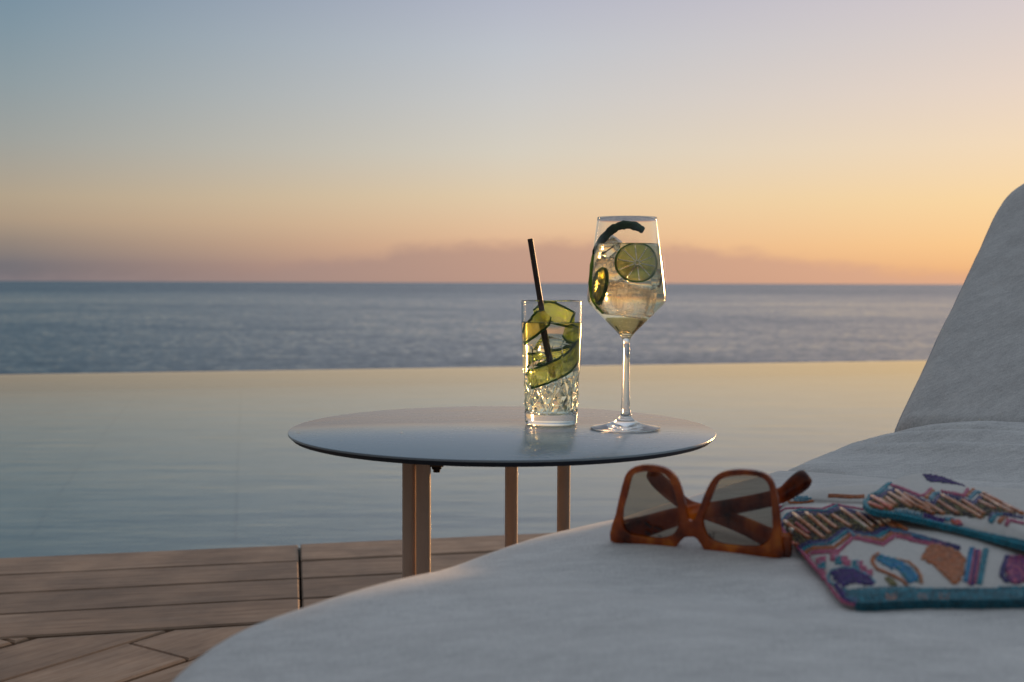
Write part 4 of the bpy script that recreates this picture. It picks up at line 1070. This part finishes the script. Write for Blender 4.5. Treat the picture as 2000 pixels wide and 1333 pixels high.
# upper pouch, propped on the lower one
def uz(u, v, h): return on_z(u, v, .385+.0105+h)
up_px = [(1692,990,.034),(1691,978,.034),(1700,966,.035),(1718,957,.036),(1736,945,.037),(1760,934,.038),(1801,926,.039),(1840,931,.038),(1890,951,.036),(1935,972,.034),(2000,1004,.031),(2090,1040,.029),(2160,1085,.027),(2100,1096,.026),(2010,1070,.027),(1920,1046,.028),(1840,1026,.030),(1770,1010,.032),(1712,1001,.033)]
pu = closed_smooth([uz(*q) for q in up_px], 4)
cu = sum(pu, Vector())/len(pu)
upp = Pouch(pu, cu.z-.001, .0075, .0030, 'smaller cream beaded pouch propped on top of the larger pouch', GP)
print('up pouch', [tuple(round(c, 3) for c in p) for p in pu[::8]])
P = upp
upp.edging('teal', (.0004, -.0018), sel=lambda nn, p: nn.y < .35 and nn.x < .6)
fill(P, A2([(130,400),(240,400),(340,330),(430,310),(560,370),(700,430),(900,480),(960,400),(1100,390),(1250,430),(1380,480),(1480,380),(1700,480),(1950,610),(1700,590),(1560,620),(1450,650),(1250,620),(1000,600),(800,590),(600,530),(450,520),(300,560),(130,530)]), 'dark', .0010, 'dark_bead_field', alt='olive')
for q, c in ((((360,350),(620,520)),'peach'),(((440,320),(700,520)),'peach'),(((330,410),(440,500)),'peach'),(((640,410),(860,550)),'peach'),(((800,470),(1020,600)),'peach'),(((950,450),(1190,600)),'orange'),(((1000,380),(1240,510)),'peach'),(((1240,510),(1480,650)),'peach'),(((1250,440),(1520,610)),'orange'),(((1450,450),(1640,540)),'orange'),(((1470,380),(1850,590)),'peach'),(((1500,350),(1980,600)),'orange'),(((150,390),(380,540)),'coral'),(((120,470),(290,540)),'coral'),(((240,430),(400,520)),'peach'),(((500,420),(900,600)),'orange'),(((540,360),(760,480)),'orange')):
    bugle(P, A2(q), c)
row(P, A2([(100,545),(85,440),(120,365),(200,335),(300,258),(360,210)]), 'teal', 2, offpx=(2.4,1.6))
row(P, A2([(120,535),(150,550),(450,580),(700,640),(1000,715),(1300,775),(1600,845),(2000,925),(2300,1000)]), 'teal', 3, offpx=(0,3.0))
row(P, A2([(135,375),(240,385),(340,315),(430,292),(560,345),(700,405),(820,445),(900,460),(960,360),(1100,370),(1250,408),(1380,458),(1480,360)]), 'navy', 3, offpx=(0,3.0))
for z_ in ([(200,338),(270,310),(335,282)], [(850,405),(895,340),(965,338)], [(1330,390),(1400,320),(1460,330)]): row(P, A2(z_), 'sky', 2, offpx=(2.5,3))
for z_ in ([(385,240),(480,268),(620,325),(720,365),(780,368),(865,285)], [(1000,318),(1150,340),(1260,370),(1310,290)]): row(P, A2(z_), 'pink', 2, offpx=(1.5,2.4))
for z_ in ([(800,395),(890,305)], [(1305,378),(1375,295)]): row(P, A2(z_), 'orange', 2, offpx=(2.4,1.4))
row(P, A2([(440,548),(560,560),(780,610)]), 'sky', 2, offpx=(0,3)); row(P, A2([(790,605),(900,635),(1030,660)]), 'purple', 4, offpx=(0,2.8))
fill(P, A2([(1030,650),(1130,630),(1140,660),(1050,690)]), 'sky'); fill(P, A2([(1110,670),(1230,660),(1240,720),(1130,725)]), 'coral', alt='pink')
row(P, A2([(1590,690),(1640,605),(1720,600)]), 'teal', 2, offpx=(3,2)); row(P, A2([(1580,650),(1630,585),(1800,600),(2000,640)]), 'navy', 2, offpx=(0,3))
row(P, A2([(1690,690),(1730,640),(1780,640)]), 'orange', 2, offpx=(3,2)); row(P, A2([(1780,720),(1810,665),(2000,710)]), 'pink', 2, offpx=(2,2.4))
fill(P, A2([(760,112),(800,102),(1000,140),(1100,180),(1300,262),(1150,232),(1000,212),(850,198),(800,172)]), 'purple', .0009, sp=(3.6,2.2), alt='navy')
